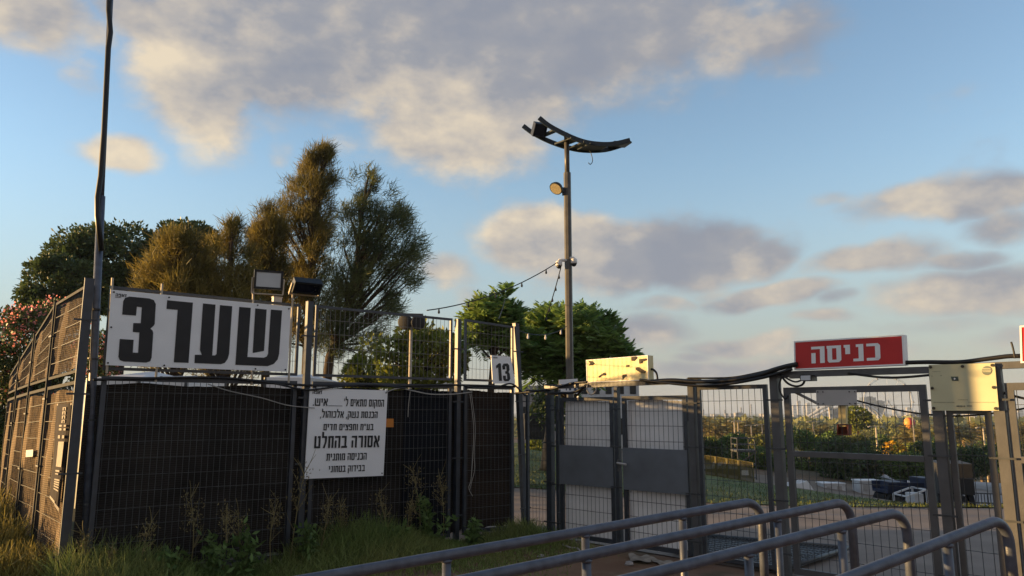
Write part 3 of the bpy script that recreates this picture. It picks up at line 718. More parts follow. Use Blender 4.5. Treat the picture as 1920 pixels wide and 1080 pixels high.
wire('grey_cable', 'thin pale cord hanging in a loop on the brown cloth panel', [fp(881, 738), fp(888, 800), fp(886, 860), fp(883, 900), fp(879, 915), fp(886, 930)], .005, 'cable_g')
wire('grey_cable', 'second thin pale cord hanging on the brown cloth panel', [fp(884, 738), fp(891, 800), fp(889, 850), fp(890, 880), fp(884, 905), fp(881, 918)], .004, 'cable_g')
wire('grey_cable', 'short pale string hanging right of the notice board', [fp(769, 734), fp(766, 760), fp(765, 782)], .005, 'cable_g')
# ------------------------------------------------------------------ floodlights
def floodlight(label, ctr, w, h, d, face, glass, mt='dark', tilt=0.0, bracket=True, group=None, legs=None):
    """face: direction the lamp looks; flat housing with a glazed front, fins behind, U bracket"""
    r = thing('floodlight', label, 'floodlight', ctr)
    f = Vector(face).normalized(); x = f.cross(Vector((0, 0, 1))).normalized()*-1; u = x.cross(f).normalized()
    if u.z < 0: u = -u
    Mx = Matrix((x, f, u)).transposed()
    mb = MB(); mb.box(ctr, (w, d, h), mtx=Mx)
    k = .012
    for s in (-1, 1):
        mb.box(ctr+u*s*(h/2-k)+f*(d/2+.005), (w, .012, 2*k), mtx=Mx); mb.box(ctr+x*s*(w/2-k)+f*(d/2+.005), (2*k, .012, h-4*k), mtx=Mx)
    for i in range(7): mb.box(ctr-f*(d/2+.012)+x*(i/6-.5)*w*.86, (.006, .026, h*.8), mtx=Mx)
    mb.build('housing', M[mt], r)
    g = MB(); g.box(ctr+f*(d/2+.002), (w-4*k, .003, h-4*k), mtx=Mx); g.build('glass', M[glass], r)
    if bracket:
        b = MB()
        for s in (-1, 1): b.bar(ctr+x*s*(w/2+.012)+u*.02, ctr+x*s*(w/2+.012)-u*(h/2+.05), .012, .03)
        b.bar(ctr-x*(w/2+.012)-u*(h/2+.055), ctr+x*(w/2+.012)-u*(h/2+.055), .03, .012); b.build('bracket', M['pale_pole'], r)
    return r
vf = Vector((.45, -1, -.1))
floodlight('square floodlight with white glass on the fence above the big sign', FP.pix(503, 525, .10), .315, .215, .06, vf, 'glass')
floodlight('dark tilted floodlight above the post between the two signs', FP.pix(575, 536, .12), .33, .16, .09, (.55, -.8, -.9), 'solar')
r = thing('junction_box', 'small grey box on the fence behind the big sign top edge', 'box', FP.pix(519, 578, -.05))
c = FP.pix(519, 566, -.05); mb = MB(); mb.post(c-Vector((0, 0, .05)), c+Vector((0, 0, .05)), FP.d, FP.n, .1, .06); mb.build('body', M['cctv'], r)
mb = MB(); mb.post(c+Vector((0, 0, .05)), c+Vector((0, 0, .06)), FP.d, FP.n, .11, .07); mb.build('lid', M['grey_plate'], r)
# lamp pole behind the fence
c = P(771, 604, 10.2); b = Vector((c.x, c.y, 0)); r = thing('lamp_pole', 'thin pole with two round lamps behind the middle fence panel', 'lamp', b)
mb = MB(); mb.tube([b, c], .022, 8); mb.build('shaft', M['pale_pole'], r, smooth=True)
for s, nm in ((-.07, 0), (.09, 1)):
    mx = Vector((.5*s*8, -1, -.25)).to_track_quat('Z', 'Y').to_matrix()
    mb = MB(); mb.lathe(c+Vector((s, 0, .0)), [(.03, -.10), (.07, -.08), (.10, 0), (.105, .05), (.085, .06)], 14, mx); mb.build('lamp_head', M['truckside'], r, smooth=True)
mb = MB(); mb.box(c+Vector((0, 0, .10)), (.32, .12, .03), .2); mb.build('hood', M['lamp'], r)
# ------------------------------------------------------------------ gate line
def gu(x, y=900): return GP.inv(x, y)[0]
ZB = 2.07
GG = 'posts of the gate line'
u_l = gu(1039); u_m = gu(1160, 900); u_r = gu(1304, 900)
fence_post(GP, gu(1034), -.02, 2.05, 'first gate post, left of the white double gate', .06, .08, fm='steel', name='gate_post')
fence_post(GP, gu(1046), -.02, 1.98, 'slim hinge post tight against the left leaf of the white double gate', .045, .06, o=-.02, fm='steel', name='gate_post')
fence_post(GP, gu(1304), -.02, 2.07, 'gate post between the white double gate and the open mesh panel', .075, .08, fm='steel_b', name='gate_post')
fence_post(GP, gu(1464), -.02, 2.10, 'gate post under the left end of the red entrance sign', .09, .09, fm='steel_b', name='gate_post')
def gp(x, y, o=0.0): return GP.pix(x, y, o)
def beam(label, a, b, h, d, mt, o=0.0):
    r = MB(); pa, pb = gp(*a, o), gp(*b, o); r.bar(pa, pb, d, h)
    tag(r.build('gate_beam', M[mt], loc=pa), label, 'beam')
beam('dark beam over the white double gate, carrying the sunlit blank sign', (1024, 726), (1312, 714), .055, .08, 'steel_b', -.005)
beam('grey beam over the entrance gate, carrying the red sign', (1448, 703), (1748, 693.5), .062, .09, 'steel_b', -.005)
beam('sunlit beam at the right edge of the photo behind the yellowed plate', (1752, 690.5), (1985, 681), .06, .08, 'steel_b', -.005)
# narrow open panel
mesh_panel(GP, 'narrow open mesh panel between the fence end and the double gate', (gu(988), .06, 1.99, gu(1030), .06, 1.99), .055, .155, group=None, fm='steel', wm='wire_d', frame=.035)
# double gate leaves
def gate_leaf(label, ul, ur, zb, zt, band, topz, clothtop):
    r = mesh_panel(GP, label, (ul, zb, zt, ur, zb, zt), .062, .17, wire=.0048, frame=.05, fm='steel', wm='wire_d', cat='gate', name='gate_leaf', o=-.01)
    net_sheet(GP, ul+.04, ur-.04, lambda u: zb-.02, lambda u: clothtop, -.05, 'cloth', r, 'tarpaulin', amp=.012, ragged=.03)
    mb = MB(); mb.post(GP.pt((ul+ur)/2, band[0], .022), GP.pt((ul+ur)/2, band[1], .022), GP.d, GP.n, ur-ul-.01, .006)
    mb.build('steel_band', M['steel_band'], r)
    for z in (zb+.25, zt-.25):
        h = MB(); h.tube([GP.pt(ul-.01 if ul < u_m-.3 else ur+.01, z-.05, .02), GP.pt(ul-.01 if ul < u_m-.3 else ur+.01, z+.05, .02)], .02, 8)
        h.build('hinge', M['steel'], r)
    return r
M['steel_band'] = mat('painted_steel_band', (.13, .146, .166), .5, var=.16, scale=3, bump=.12, bscale=9)
zt = GP.inv(1230, 742)[1]
bl = (GP.inv(1100, 911)[1], GP.inv(1100, 836)[1])
gate_leaf('left leaf of the double gate, white cloth with a grey steel band', gu(1051), gu(1153), .07, zt-.005, bl, 2, zt-.03)
gate_leaf('right leaf of the double gate, white cloth with a grey steel band', gu(1170), gu(1293), .07, zt, bl, 2, zt-.03)
fence_post(GP, gu(1161), .03, GP.inv(1160, 727)[1], 'dark middle post where the two white gate leaves meet', .05, .07, fm='steel', name='gate_post', o=.005)
# latch
r = thing('gate_latch', 'grey sliding latch at the middle of the white double gate', 'latch', gp(1161, 884, .05))
mb = MB(); a = gp(1161, 862, .06); b = gp(1161, 884, .06); mb.bar(a, b, .04, .03); mb.build('lock_body', M['wire'], r)
mb = MB(); mb.tube([gp(1157, 868, .09), gp(1174, 871, .09)], .014, 8); mb.build('bolt', M['grey_plate'], r)
# open mesh panel and entrance gate
mesh_panel(GP, 'open mesh panel between the double gate and the entrance gate', (gu(1313), .06, GP.inv(1380, 722)[1], gu(1447), .06, GP.inv(1380, 722)[1]), .068, .172, fm='steel', wm='wire_d', frame=.045, o=-.01)
el = gu(1480); er = gu(1752); ztop = GP.inv(1600, 724)[1]
r = mesh_panel(GP, 'open entrance gate leaf of mesh under the red sign', (el, .05, ztop, er, .05, ztop), .072, .175, fm='steel_b', wm='wire_d', frame=.062, cat='gate', name='gate_leaf', o=0)
za, zb = GP.inv(1500, 851)[1], GP.inv(1740, 861)[1]
mb = MB(); mb.bar(GP.pt(el+.06, za, .002), GP.pt(er-.06, zb, .002), .05, .055); mb.build('middle_rail', M['steel_b'], r)
u1 = gu(1772); u2 = gu(1889); u3 = gu(1790); u4 = gu(1864)
fence_post(GP, u1, -.02, 2.08, 'gate post under the left half of the yellowed plate', .085, .085, fm='steel_b', name='gate_post')
fence_post(GP, u2, -.02, 2.08, 'sunlit gate post under the right half of the yellowed plate', .085, .085, fm='steel_b', name='gate_post')
mesh_panel(GP, 'narrow fixed mesh panel below the yellowed plate', (gu(1785), .06, 1.72, gu(1870), .06, 1.72), .085, .2, fm='steel_b', wm='wire_d', frame=.05, o=-.03)
u5, z5 = GP.inv(1884, 716); u6 = u5+1.0
r = mesh_panel(GP, 'second entrance leaf cut off by the right edge of the photo', (gu(1903, 900), .05, z5-.01, gu(1903, 900)+1.0, .05, z5-.01), .08, .18, fm='steel_b', wm='wire_d', frame=.065, cat='gate', name='gate_leaf')
z7 = GP.inv(1910, 862)[1]
mb = MB(); mb.bar(GP.pt(gu(1903)+.065, z7, .002), GP.pt(gu(1903)+.93, z7, .002), .05, .055); mb.build('middle_rail', M['steel_b'], r)
# ------------------------------------------------------------------ signs over the gates
def lightbox(name, label, px, depth, face, body, o=.06, rim=.014):
    bd = Board(GP, px, o); r = thing(name, label, 'sign', bd.base())
    mb = MB(); mb.prism(bd.c, GP.n*-depth); mb.build('case', M[body], r)
    fm = MB(); w = rim
    W_ = (bd.c[1]-bd.c[0]).length; H_ = (bd.c[3]-bd.c[0]).length; a = w/W_; b = w/H_
    for u0, v0, u1, v1 in ((0, 0, 1, b), (0, 1-b, 1, 1), (0, b, a, 1-b), (1-a, b, 1, 1-b)):
        fm.prism([bd.at(u0, v0, .001), bd.at(u1, v0, .001), bd.at(u1, v1, .001), bd.at(u0, v1, .001)], GP.n*.008)
    fm.build('frame', M['white'], r)
    f = MB(); f.poly([bd.at(a, b, .004), bd.at(1-a, b, .004), bd.at(1-a, 1-b, .004), bd.at(a, 1-b, .004)]); f.build('face', M[face], r)
    return bd, r
bd, r = lightbox('entrance_sign', 'red light box sign reading כניסה in white letters', [(1489, 640), (1694, 627.5), (1697, 684.5), (1490, 694)], .10, 'red', 'white')
mb = MB(); text_line(mb, bd, 'כניסה', .17, .80, .23, .80, G2, .008, gap=.12); mb.build('lettering', M['white'], r)
bd, r = lightbox('entrance_sign', 'red sign cut off by the right edge of the photo', [(1912, 611), (2060, 602), (2064, 672), (1914, 681)], .10, 'red', 'white')
mb = MB(); text_line(mb, bd, 'כניסה', .17, .80, .23, .80, G2, .008, gap=.12); mb.build('lettering', M['white'], r)
bd, r = lightbox('blank_sign', 'blank cream light box with dark scraps over the double gate, sunlit', [(1099.5, 675), (1215, 666), (1216.5, 713), (1101, 717.5)], .11, 'cream', 'cream', rim=.008)
scr = homog([(605, 262), (1500, 190), (1512, 555), (620, 600)])
def scrap(pts, th=.012):
    mb = MB(); mb.prism([bd.at(*scr(x, y), .005) for x, y in pts], GP.n*th); mb.build('glued_scrap', M['mark'], r)
scrap([(645, 275), (690, 280), (725, 320), (690, 340), (650, 345), (670, 310)])
scrap([(790, 505), (870, 450), (890, 465), (885, 490), (830, 495), (795, 522)])
scrap([(1265, 215), (1335, 208), (1338, 235), (1295, 275), (1268, 275)])
scrap([(1380, 250), (1480, 238), (1485, 262), (1420, 282), (1415, 308), (1382, 315)])
scrap([(1330, 375), (1360, 365), (1465, 425), (1455, 455), (1410, 450), (1330, 405)])
scrap([(1190, 338), (1230, 332), (1228, 365), (1188, 362)], .006)
scrap([(1140, 478), (1185, 470), (1192, 500), (1160, 515), (1138, 550), (1130, 500)], .006)
# yellowed plate
bd, r = sign('plate', 'square yellowed plate with a round emblem and faint lines of writing', GP, [(1741, 684), (1865, 680.5), (1873, 770), (1747, 770)], .075, 'plate', .008)
mb = MB(); pl_ = homog([(205, 120), (805, 105), (850, 545), (240, 548)])
def pq(x, y, out=.0045): return bd.at(*pl_(x, y), out)
cx, cy = 737, 175
ring = [pq(cx+44*math.cos(t*math.pi/10), cy+42*math.sin(t*math.pi/10)) for t in range(20)]
mb.poly(ring); mb.build('emblem', M['emblem'] if 'emblem' in M else mat('grey_green_emblem', (.16, .19, .16), .6), r)
mb = MB()
for y, a in ((158, 38), (172, 42), (186, 38)): mb.poly([pq(cx-a, y-3, .007), pq(cx+a, y-3, .007), pq(cx+a, y+2, .007), pq(cx-a, y+2, .007)])
mb.build('emblem_stripes', M['plate'], r)
mb = MB(); mb.poly([pq(414, 230), pq(478, 230), pq(485, 270), pq(424, 270)]); mb.build('flag', mat('faded_green_print', (.07, .10, .085), .6), r)
mb = MB(); mb.poly([pq(449, 240, .007), pq(459, 250, .007), pq(449, 260, .007), pq(439, 250, .007)]); mb.build('flag_spot', M['white'], r)
mb = MB()
def marks(x0, x1, y, h, n):
    for i in range(n):
        a = x0+(x1-x0)*i/n; w = (x1-x0)/n*random.uniform(.5, .9); mb.poly([pq(a, y-h), pq(a+w, y-h), pq(a+w, y), pq(a, y)])
marks(258, 455, 471, 4, 22); marks(575, 815, 470, 4, 26); marks(485, 575, 448, 5, 9); marks(470, 548, 512, 14, 7)
marks(245, 320, 185, 4, 6); marks(235, 250, 228, 6, 1); marks(318, 332, 224, 6, 1)
mb.build('faint_print', mat('faded_print', (.20, .20, .15), .7), r)
mb = MB(); text_line(mb, bd, '100', *[pl_(x, 500)[0] for x in (562, 606)], pl_(580, 495)[1], pl_(580, 509)[1], G1, .0046, rtl=False)
mb.build('lettering', bpy.data.materials['faded_print'], r)
dots(bd, r, [pl_(*c) for c in ((225, 142), (518, 136), (785, 126), (243, 338), (800, 330), (260, 525), (822, 525))], .014, 'mark')
# blank grey plate on the entrance gate, and the rusty box below it
bd, r = sign('blank_plate', 'blank light grey plate at the top of the entrance gate', GP, [(1530, 731.5), (1606, 731), (1607, 759.5), (1531, 760)], .03, 'grey_plate', .004)
dots(bd, r, [(.05, .12), (.18, .12), (.83, .12), (.96, .12), (.05, .9), (.18, .9), (.83, .9), (.96, .9)], .007, 'wire_d')
r = thing('rusty_box', 'rusty open box on a pale bracket hanging below the blank grey plate', 'box', gp(1582, 815, -.12))
mb = MB(); mb.post(gp(1581, 800, -.12), gp(1580, 756, -.12), GP.d, GP.n, .075, .05); mb.build('bracket', M['cream'], r)
mb = MB(); a = gp(1583, 814, -.12); b = gp(1583, 797, -.12)
for du in (-.05, .05): mb.post(a+GP.d*du, b+GP.d*du, GP.d, GP.n, .012, .10)
mb.post(a-GP.n*.045, b-GP.n*.045, GP.d, GP.n, .09, .01); mb.post(a-Vector((0, 0, .01)), a, GP.d, GP.n, .112, .10); mb.post(b, b+Vector((0, 0, .01)), GP.d, GP.n, .112, .10)
mb.build('box', M['rust'], r)
# lamp / camera under the beam
r = thing('floodlight', 'small dark floodlight tucked under the beam at the left of the red sign', 'floodlight', gp(1514, 708, .05))
c = gp(1516, 709, .06); mb = MB(); mb.post(c-GP.d*.0-Vector((0, 0, .03)), c+Vector((0, 0, .03)), GP.d, GP.n, .12, .14); mb.build('housing', M['dark'], r)
mb = MB(); mb.post(c+GP.n*.072-Vector((0, 0, .024)), c+GP.n*.072+Vector((0, 0, .024)), GP.d, GP.n, .1, .006); mb.build('glass', M['glass'], r)
mb = MB(); c2 = gp(1494, 706, .06); mb.post(c2-Vector((0, 0, .02)), c2+Vector((0, 0, .02)), GP.d, GP.n, .14, .05); mb.build('driver', M['lamp'], r)
g_ = lambda x, y, o=.08: gp(x, y, o)
wire('black_cable', 'thick black cable bundle arching from the double gate up to the red sign', [g_(1215, 716), g_(1260, 713), g_(1310, 716), g_(1370, 713), g_(1420, 704), g_(1450, 694), g_(1475, 687), g_(1495, 683)], .028)
wire('black_cable', 'second black cable under the bundle left of the red sign', [g_(1200, 712, .1), g_(1250, 718, .1), g_(1310, 723, .1), g_(1370, 719, .1), g_(1430, 708, .1), g_(1462, 699, .1), g_(1485, 692, .1)], .018)
wire('brown_cable', 'brownish cable lying on the beam end right of the double gate', [g_(1290, 709, .06), g_(1340, 709, .07), g_(1380, 707, .08), g_(1430, 697, .08), g_(1480, 684, .06)], .012, 'mark')
wire('black_cable', 'black cable tube running right from the red sign above the yellowed plate', [g_(1695, 680, .03), g_(1740, 679, .03), g_(1800, 679, .03), g_(1850, 673, .03), g_(1890, 668, .03), g_(1920, 667, .03), g_(1980, 660, .03)], .022)
wire('black_cable', 'black cable sagging under the entrance beam towards the yellowed plate', [g_(1590, 700, .04), g_(1620, 704, .04), g_(1660, 708, .04), g_(1700, 707, .04), g_(1745, 703, .04)], .013)
wire('black_cable', 'thin black cable hanging across the entrance gate towards the right edge', [g_(1606, 751, -.05), g_(1650, 762, -.05), g_(1700, 772, -.05), g_(1750, 778, -.05), g_(1800, 780, -.05), g_(1860, 775, -.05), g_(1925, 765, -.05), g_(1980, 752, -.05)], .009)
wire('black_cable', 'black cable loops below the beam beside the small floodlight', [g_(1462, 700, .06), g_(1475, 717, .07), g_(1490, 724, .07), g_(1503, 722, .07), g_(1508, 714, .07), g_(1500, 708, .07)], .012)
wire('black_cable', 'second black cable loop below the beam beside the small floodlight', [g_(1467, 704, .09), g_(1480, 712, .09), g_(1492, 716, .09), g_(1505, 712, .09)], .010)
wire('black_cable', 'black cable dropping between the gate post and the entrance leaf', [g_(1466, 706, .05), g_(1461, 722, .06), g_(1463, 735, .06), g_(1472, 748, .06), g_(1478, 742, .04)], .010)
wire('grey_conduit', 'pale conduit crossing the top left corner of the entrance gate', [g_(1476, 731, -.04), g_(1490, 735, -.04), g_(1510, 745, -.04), g_(1532, 756, -.04)], .016, 'cable_g')
wire('grey_conduit', 'thin pale conduit down the left stile of the entrance gate', [g_(1481, 770, -.06), g_(1484, 850, -.06), g_(1489, 920, -.06), g_(1493, 960, -.06)], .008, 'cable_g')
wire('black_cable', 'black cables crossing from the leaning post to the double gate beam', [fp(965, 738, .06), gp(990, 735, .05), gp(1030, 730, .06), gp(1060, 722, .06), gp(1075, 718, .06), gp(1102, 716, .06)], .016)
wire('black_cable', 'black cable sagging under the beam at the left of the double gate', [gp(1030, 738, .05), gp(1052, 737, .06), gp(1075, 736, .06), gp(1090, 729, .06), gp(1100, 722, .05)], .020)
wire('grey_cable', 'pale cable ring hanging under the beam over the double gate', [gp(1101, 722, .06), gp(1101, 732, .07), gp(1108, 740, .07), gp(1116, 735, .07), gp(1118, 726, .06)], .010, 'cable_g')
wire('black_cable', 'black cable drooping behind the right end of the blank cream sign', [gp(1217, 668, .0), gp(1219, 690, .0), gp(1225, 693, .0), gp(1231, 700, .0), gp(1233, 712, .0)], .014)
wire('black_cable', 'loose black cable from the yellowed plate to the second leaf', [g_(1870, 724, -.02), g_(1882, 736, -.02), g_(1900, 742, -.02), g_(1940, 752, -.02)], .012)
wire('black_cable', 'short upright cable tail on the beam near the right edge', [g_(1903, 672), g_(1900, 655), g_(1896, 641)], .008)
# fallen mesh panel lying behind the entrance gate
q = [T(1318, 1006, .10), T(1588, 1031, .10), T(1478, 1064, .10), T(1322, 1072, .10)]
q = [T(1316, 1003, .08), T(1592, 1027, .08), T(1474, 1065, .08), T(1262, 1028, .08)]
r = thing('fallen_mesh_panel', 'bluish mesh panel lying flat on the path behind the entrance gate', 'fence panel', (q[0]+q[2])/2-Vector((0, 0, .08)))
mb = MB()
for a, b in zip(q, q[1:]+q[:1]): mb.tube([a, b], .024, 8)
mb.build('frame', M['wire'], r, smooth=True)
mb = MB()
for i in range(1, 40): t = i/40; mb.bar(q[0].lerp(q[1], t), q[3].lerp(q[2], t), .006, cap=False)
for i in range(1, 10): t = i/10; mb.bar(q[0].lerp(q[3], t)+Vector((0, 0, .007)), q[1].lerp(q[2], t)+Vector((0, 0, .007)), .006, cap=False)
mb.build('wire_mesh', M['wire'], r)
dz = Vector((0, 0, -.03)); mb = MB(); mb.prism([x+dz for x in q], (0, 0, .006)); mb.build('backing_sheet', M['steel_band'], r)
# ------------------------------------------------------------------ queue rails
ZR = 1.04
RL = [((640, 1076), (1397, 943), [(838, 1044), (1098, 999), (1280, 967)], 'farthest queue rail, nearest the double gate'),
      ((930, 1076), (1568, 944), [(1100, 1042), (1457, 968)], 'second queue rail from the double gate'),
      ((1205, 1080), (1668, 964), [(1404, 1034), (1577, 988)], 'third queue rail from the double gate'),
      ((1600, 1080), (1858, 980), [(1776, 1014)], 'nearest queue rail at the bottom right corner')]
for a, b, legs, lb in RL:
    A = T(*a, .85); B = T(*b, ZR); d = (B-A).normalized(); A = A-d*1.1; L_ = (B-A).length
    foot = Vector((A.x, A.y, 0)); r = thing('queue_rail', lb, 'rail', Vector(((A.x+B.x)/2, (A.y+B.y)/2, 0)), 'grey queue rails in front of the gates')
    rb = .16; path = [A.lerp(B, i/10) for i in range(11)]
    E = B+d*rb
    for k in range(1, 9): t = k/8*math.pi/2; path.append(B+d*rb*math.sin(t)-Vector((0, 0, rb*(1-math.cos(t)))))
    path.append(Vector((E.x, E.y, .004))); mb = MB(); mb.tube(path, .031, 16); mb.build('rail_tube', M['rail'], r, smooth=True)
    sp = []
    for l in legs:      # where the leg's image column meets the rail
        ra = Vector(ray(*l)); o_ = Vector((0, 0, CAMH)); w0 = A-o_; bb = d.dot(ra); cc_ = ra.dot(ra)
        sp.append((bb*ra.dot(w0)-cc_*d.dot(w0))/(cc_-bb*bb))
    if len(sp) > 1: sp = sp+[sp[0]-1.05] if sp[0] > 1.3 else sp
    for s in sp:
        p = A+d*s; mb = MB(); mb.tube([(p.x, p.y, .004), p-Vector((0, 0, .02))], .026, 14); lg = mb.build('leg', M['rail'], r, smooth=True)
        mb = MB(); mb.tube([p-Vector((0, 0, .040)), p-Vector((0, 0, .024))], [.028, .034], 14); mb.build('weld', M['rail'], lg, smooth=True)
        mb = MB(); mb.lathe(Vector((p.x, p.y, .002)), [(.07, 0), (.07, .008), (.034, .02)], 14); mb.build('foot_plate', M['rail'], lg)
# ------------------------------------------------------------------ street lamp
base = P(1066, 700, 13.95); base.z = 0
r = thing('street_lamp', 'tall street lamp with a curved ladder shaped head', 'street lamp', base)
top = P(1062.5, 262, 13.95); mid = P(1063.5, 324, 13.95); base2 = Vector((mid.x, mid.y, 0))
mb = MB(); mb.tube([base2, mid], .072, 8); mb.build('lower_pole', M['lamp'], r)
mb = MB(); mb.tube([mid-Vector((0, 0, .1)), top+Vector((0, 0, .05))], .050, 12); mb.build('upper_pole', M['lamp'], r, smooth=True)
mb = MB(); mb.tube([base2, base2+Vector((0, 0, .02))], .2, 16); mb.build('base_plate', M['lamp'], r)
fa = [(1011, 221, 13.7), (1030, 236, 13.7), (1062, 253, 13.7), (1092, 265, 13.7), (1120, 270, 13.7), (1150, 270, 13.7), (1181, 263, 13.7)]
ba = [(981, 236, 14.25), (1000, 250, 14.25), (1030, 265, 14.25), (1062, 276, 14.25), (1094, 282, 14.25), (1135, 281, 14.25), (1170, 271, 14.25)]
fa = [P(*p) for p in fa]; ba = [P(*p) for p in ba]
for arc in (fa, ba):
    sm = []
    for i in range(len(arc)-1):
        a = arc[max(i-1, 0)]; b = arc[i]; c = arc[i+1]; d = arc[min(i+2, len(arc)-1)]
        for k in range(4):
            t = k/4; sm.append(.5*((2*b)+(c-a)*t+(2*a-5*b+4*c-d)*t*t+(3*b-a-3*c+d)*t**3))
    sm.append(arc[-1]); mb = MB()
    for p, q2 in zip(sm, sm[1:]): mb.bar(p, q2+(q2-p)*.05, .045, .085)
    mb.build('curved_beam', M['lampf'], r)
def along(arc, t):
    f = t*(len(arc)-1); i = min(len(arc)-2, int(f)); return arc[i].lerp(arc[i+1], f-i)
for t, w in ((.24, .07), (.43, .14), (.58, .16), (.68, .22), (.76, .10), (.93, .22)):
    mb = MB(); mb.bar(along(fa, t), along(ba, t), w*1.6, .03, up=(0, 0, 1)); mb.build('cross_plate', M['lampf'], r)
mb = MB(); mb.bar(along(fa, .33), along(ba, .5), .08, .09); mb.build('pole_bracket', M['lampf'], r)
wire('black_cable', 'thin loose wire dangling below the street lamp head', [P(1105, 281, 14.1), P(1109, 290, 14.1), P(1111, 302, 14.1), P(1107, 308, 14.1), P(1103, 305, 14.1)], .008)
floodlight('black box floodlight hung under the left end of the street lamp head', P(1011, 243, 13.95), .27, .27, .12, (.3, -.75, -.62), 'solar', bracket=False)
c = P(1043, 353, 13.8); r = thing('floodlight', 'round floodlight with a tan face on the street lamp pole', 'floodlight', c)
mx = Vector((-.48, -.52, -.70)).to_track_quat('Z', 'Y').to_matrix()
mb = MB(); mb.lathe(c, [(.06, -.08), (.115, -.05), (.135, .0), (.135, .02), (.12, .021)], 22, mx); mb.build('housing', M['dark'], r)
mb = MB(); mb.lathe(c, [(.118, .021), (.118, .026)], 22, mx); mb.build('lens', M['led'], r)
mb = MB(); mb.bar(c+Vector((.1, .05, 0)), P(1060, 362, 13.93), .05, .08); mb.bar(P(1057, 352, 13.9), P(1057, 366, 13.9), .06, .06); mb.build('bracket', M['dark'], r)
for px, py, s, lb in ((1048, 494, -1, 'white dome camera on the left of the street lamp pole'), (1076, 490, 1, 'white dome camera on the right of the street lamp pole')):
    c = P(px, py, 13.9); r = thing('dome_camera', lb, 'camera', c)
    mb = MB(); mb.tube([P(1064, py-6, 13.92), P(px, py-6, 13.9), c+Vector((0, 0, .03))], .03, 8); mb.build('arm', M['cctv'], r, smooth=True)
    mb = MB(); mb.lathe(c, [(.03, .06), (.06, .04), (.065, -.03), (.06, -.045)], 14); mb.build('housing', M['cctv'], r, smooth=True)
    mb = MB(); mb.lathe(c-Vector((0, 0, .045)), [(.055, 0), (.045, -.035), (.02, -.055)], 14); mb.build('dome', M['dark'], r, smooth=True)
def string_lights(label, a, b, sag, n, r=.010, bulb='dark'):
    rt = thing('string_lights', label, 'string lights', a); pts = []
    for i in range(17):
        t = i/16; pts.append(a.lerp(b, t)-Vector((0, 0, sag*4*t*(1-t))))
    mb = MB(); mb.tube(pts, r, 5); mb.build('cord', M['cable'], rt)
    for i in range(n):
        t = (i+.6)/n; p = a.lerp(b, t)-Vector((0, 0, sag*4*t*(1-t)))
        mb = MB(); mb.lathe(p, [(.010, 0), (.012, -.03), (.016, -.04), (.020, -.065), (.011, -.085)], 8); mb.build('bulb', M[bulb], rt)
    return rt
string_lights('festoon cord running from the street lamp cameras left over the fence', P(1050, 489, 13.9), P(800, 582, 12.0), .16, 5)
string_lights('festoon cord dropping steeply from the street lamp into the tree', P(1052, 500, 13.9), P(1022, 600, 15.0), .05, 5)
string_lights('festoon cord with pale bulbs in front of the right tree', P(968, 618, 11.4), P(1062, 612, 13.85), .12, 3, .007, 'cctv')
string_lights('festoon cord from the tall tree tip down to the leaning post', P(947, 560, 14.5), P(935, 598, 10.9), .03, 0, .006)
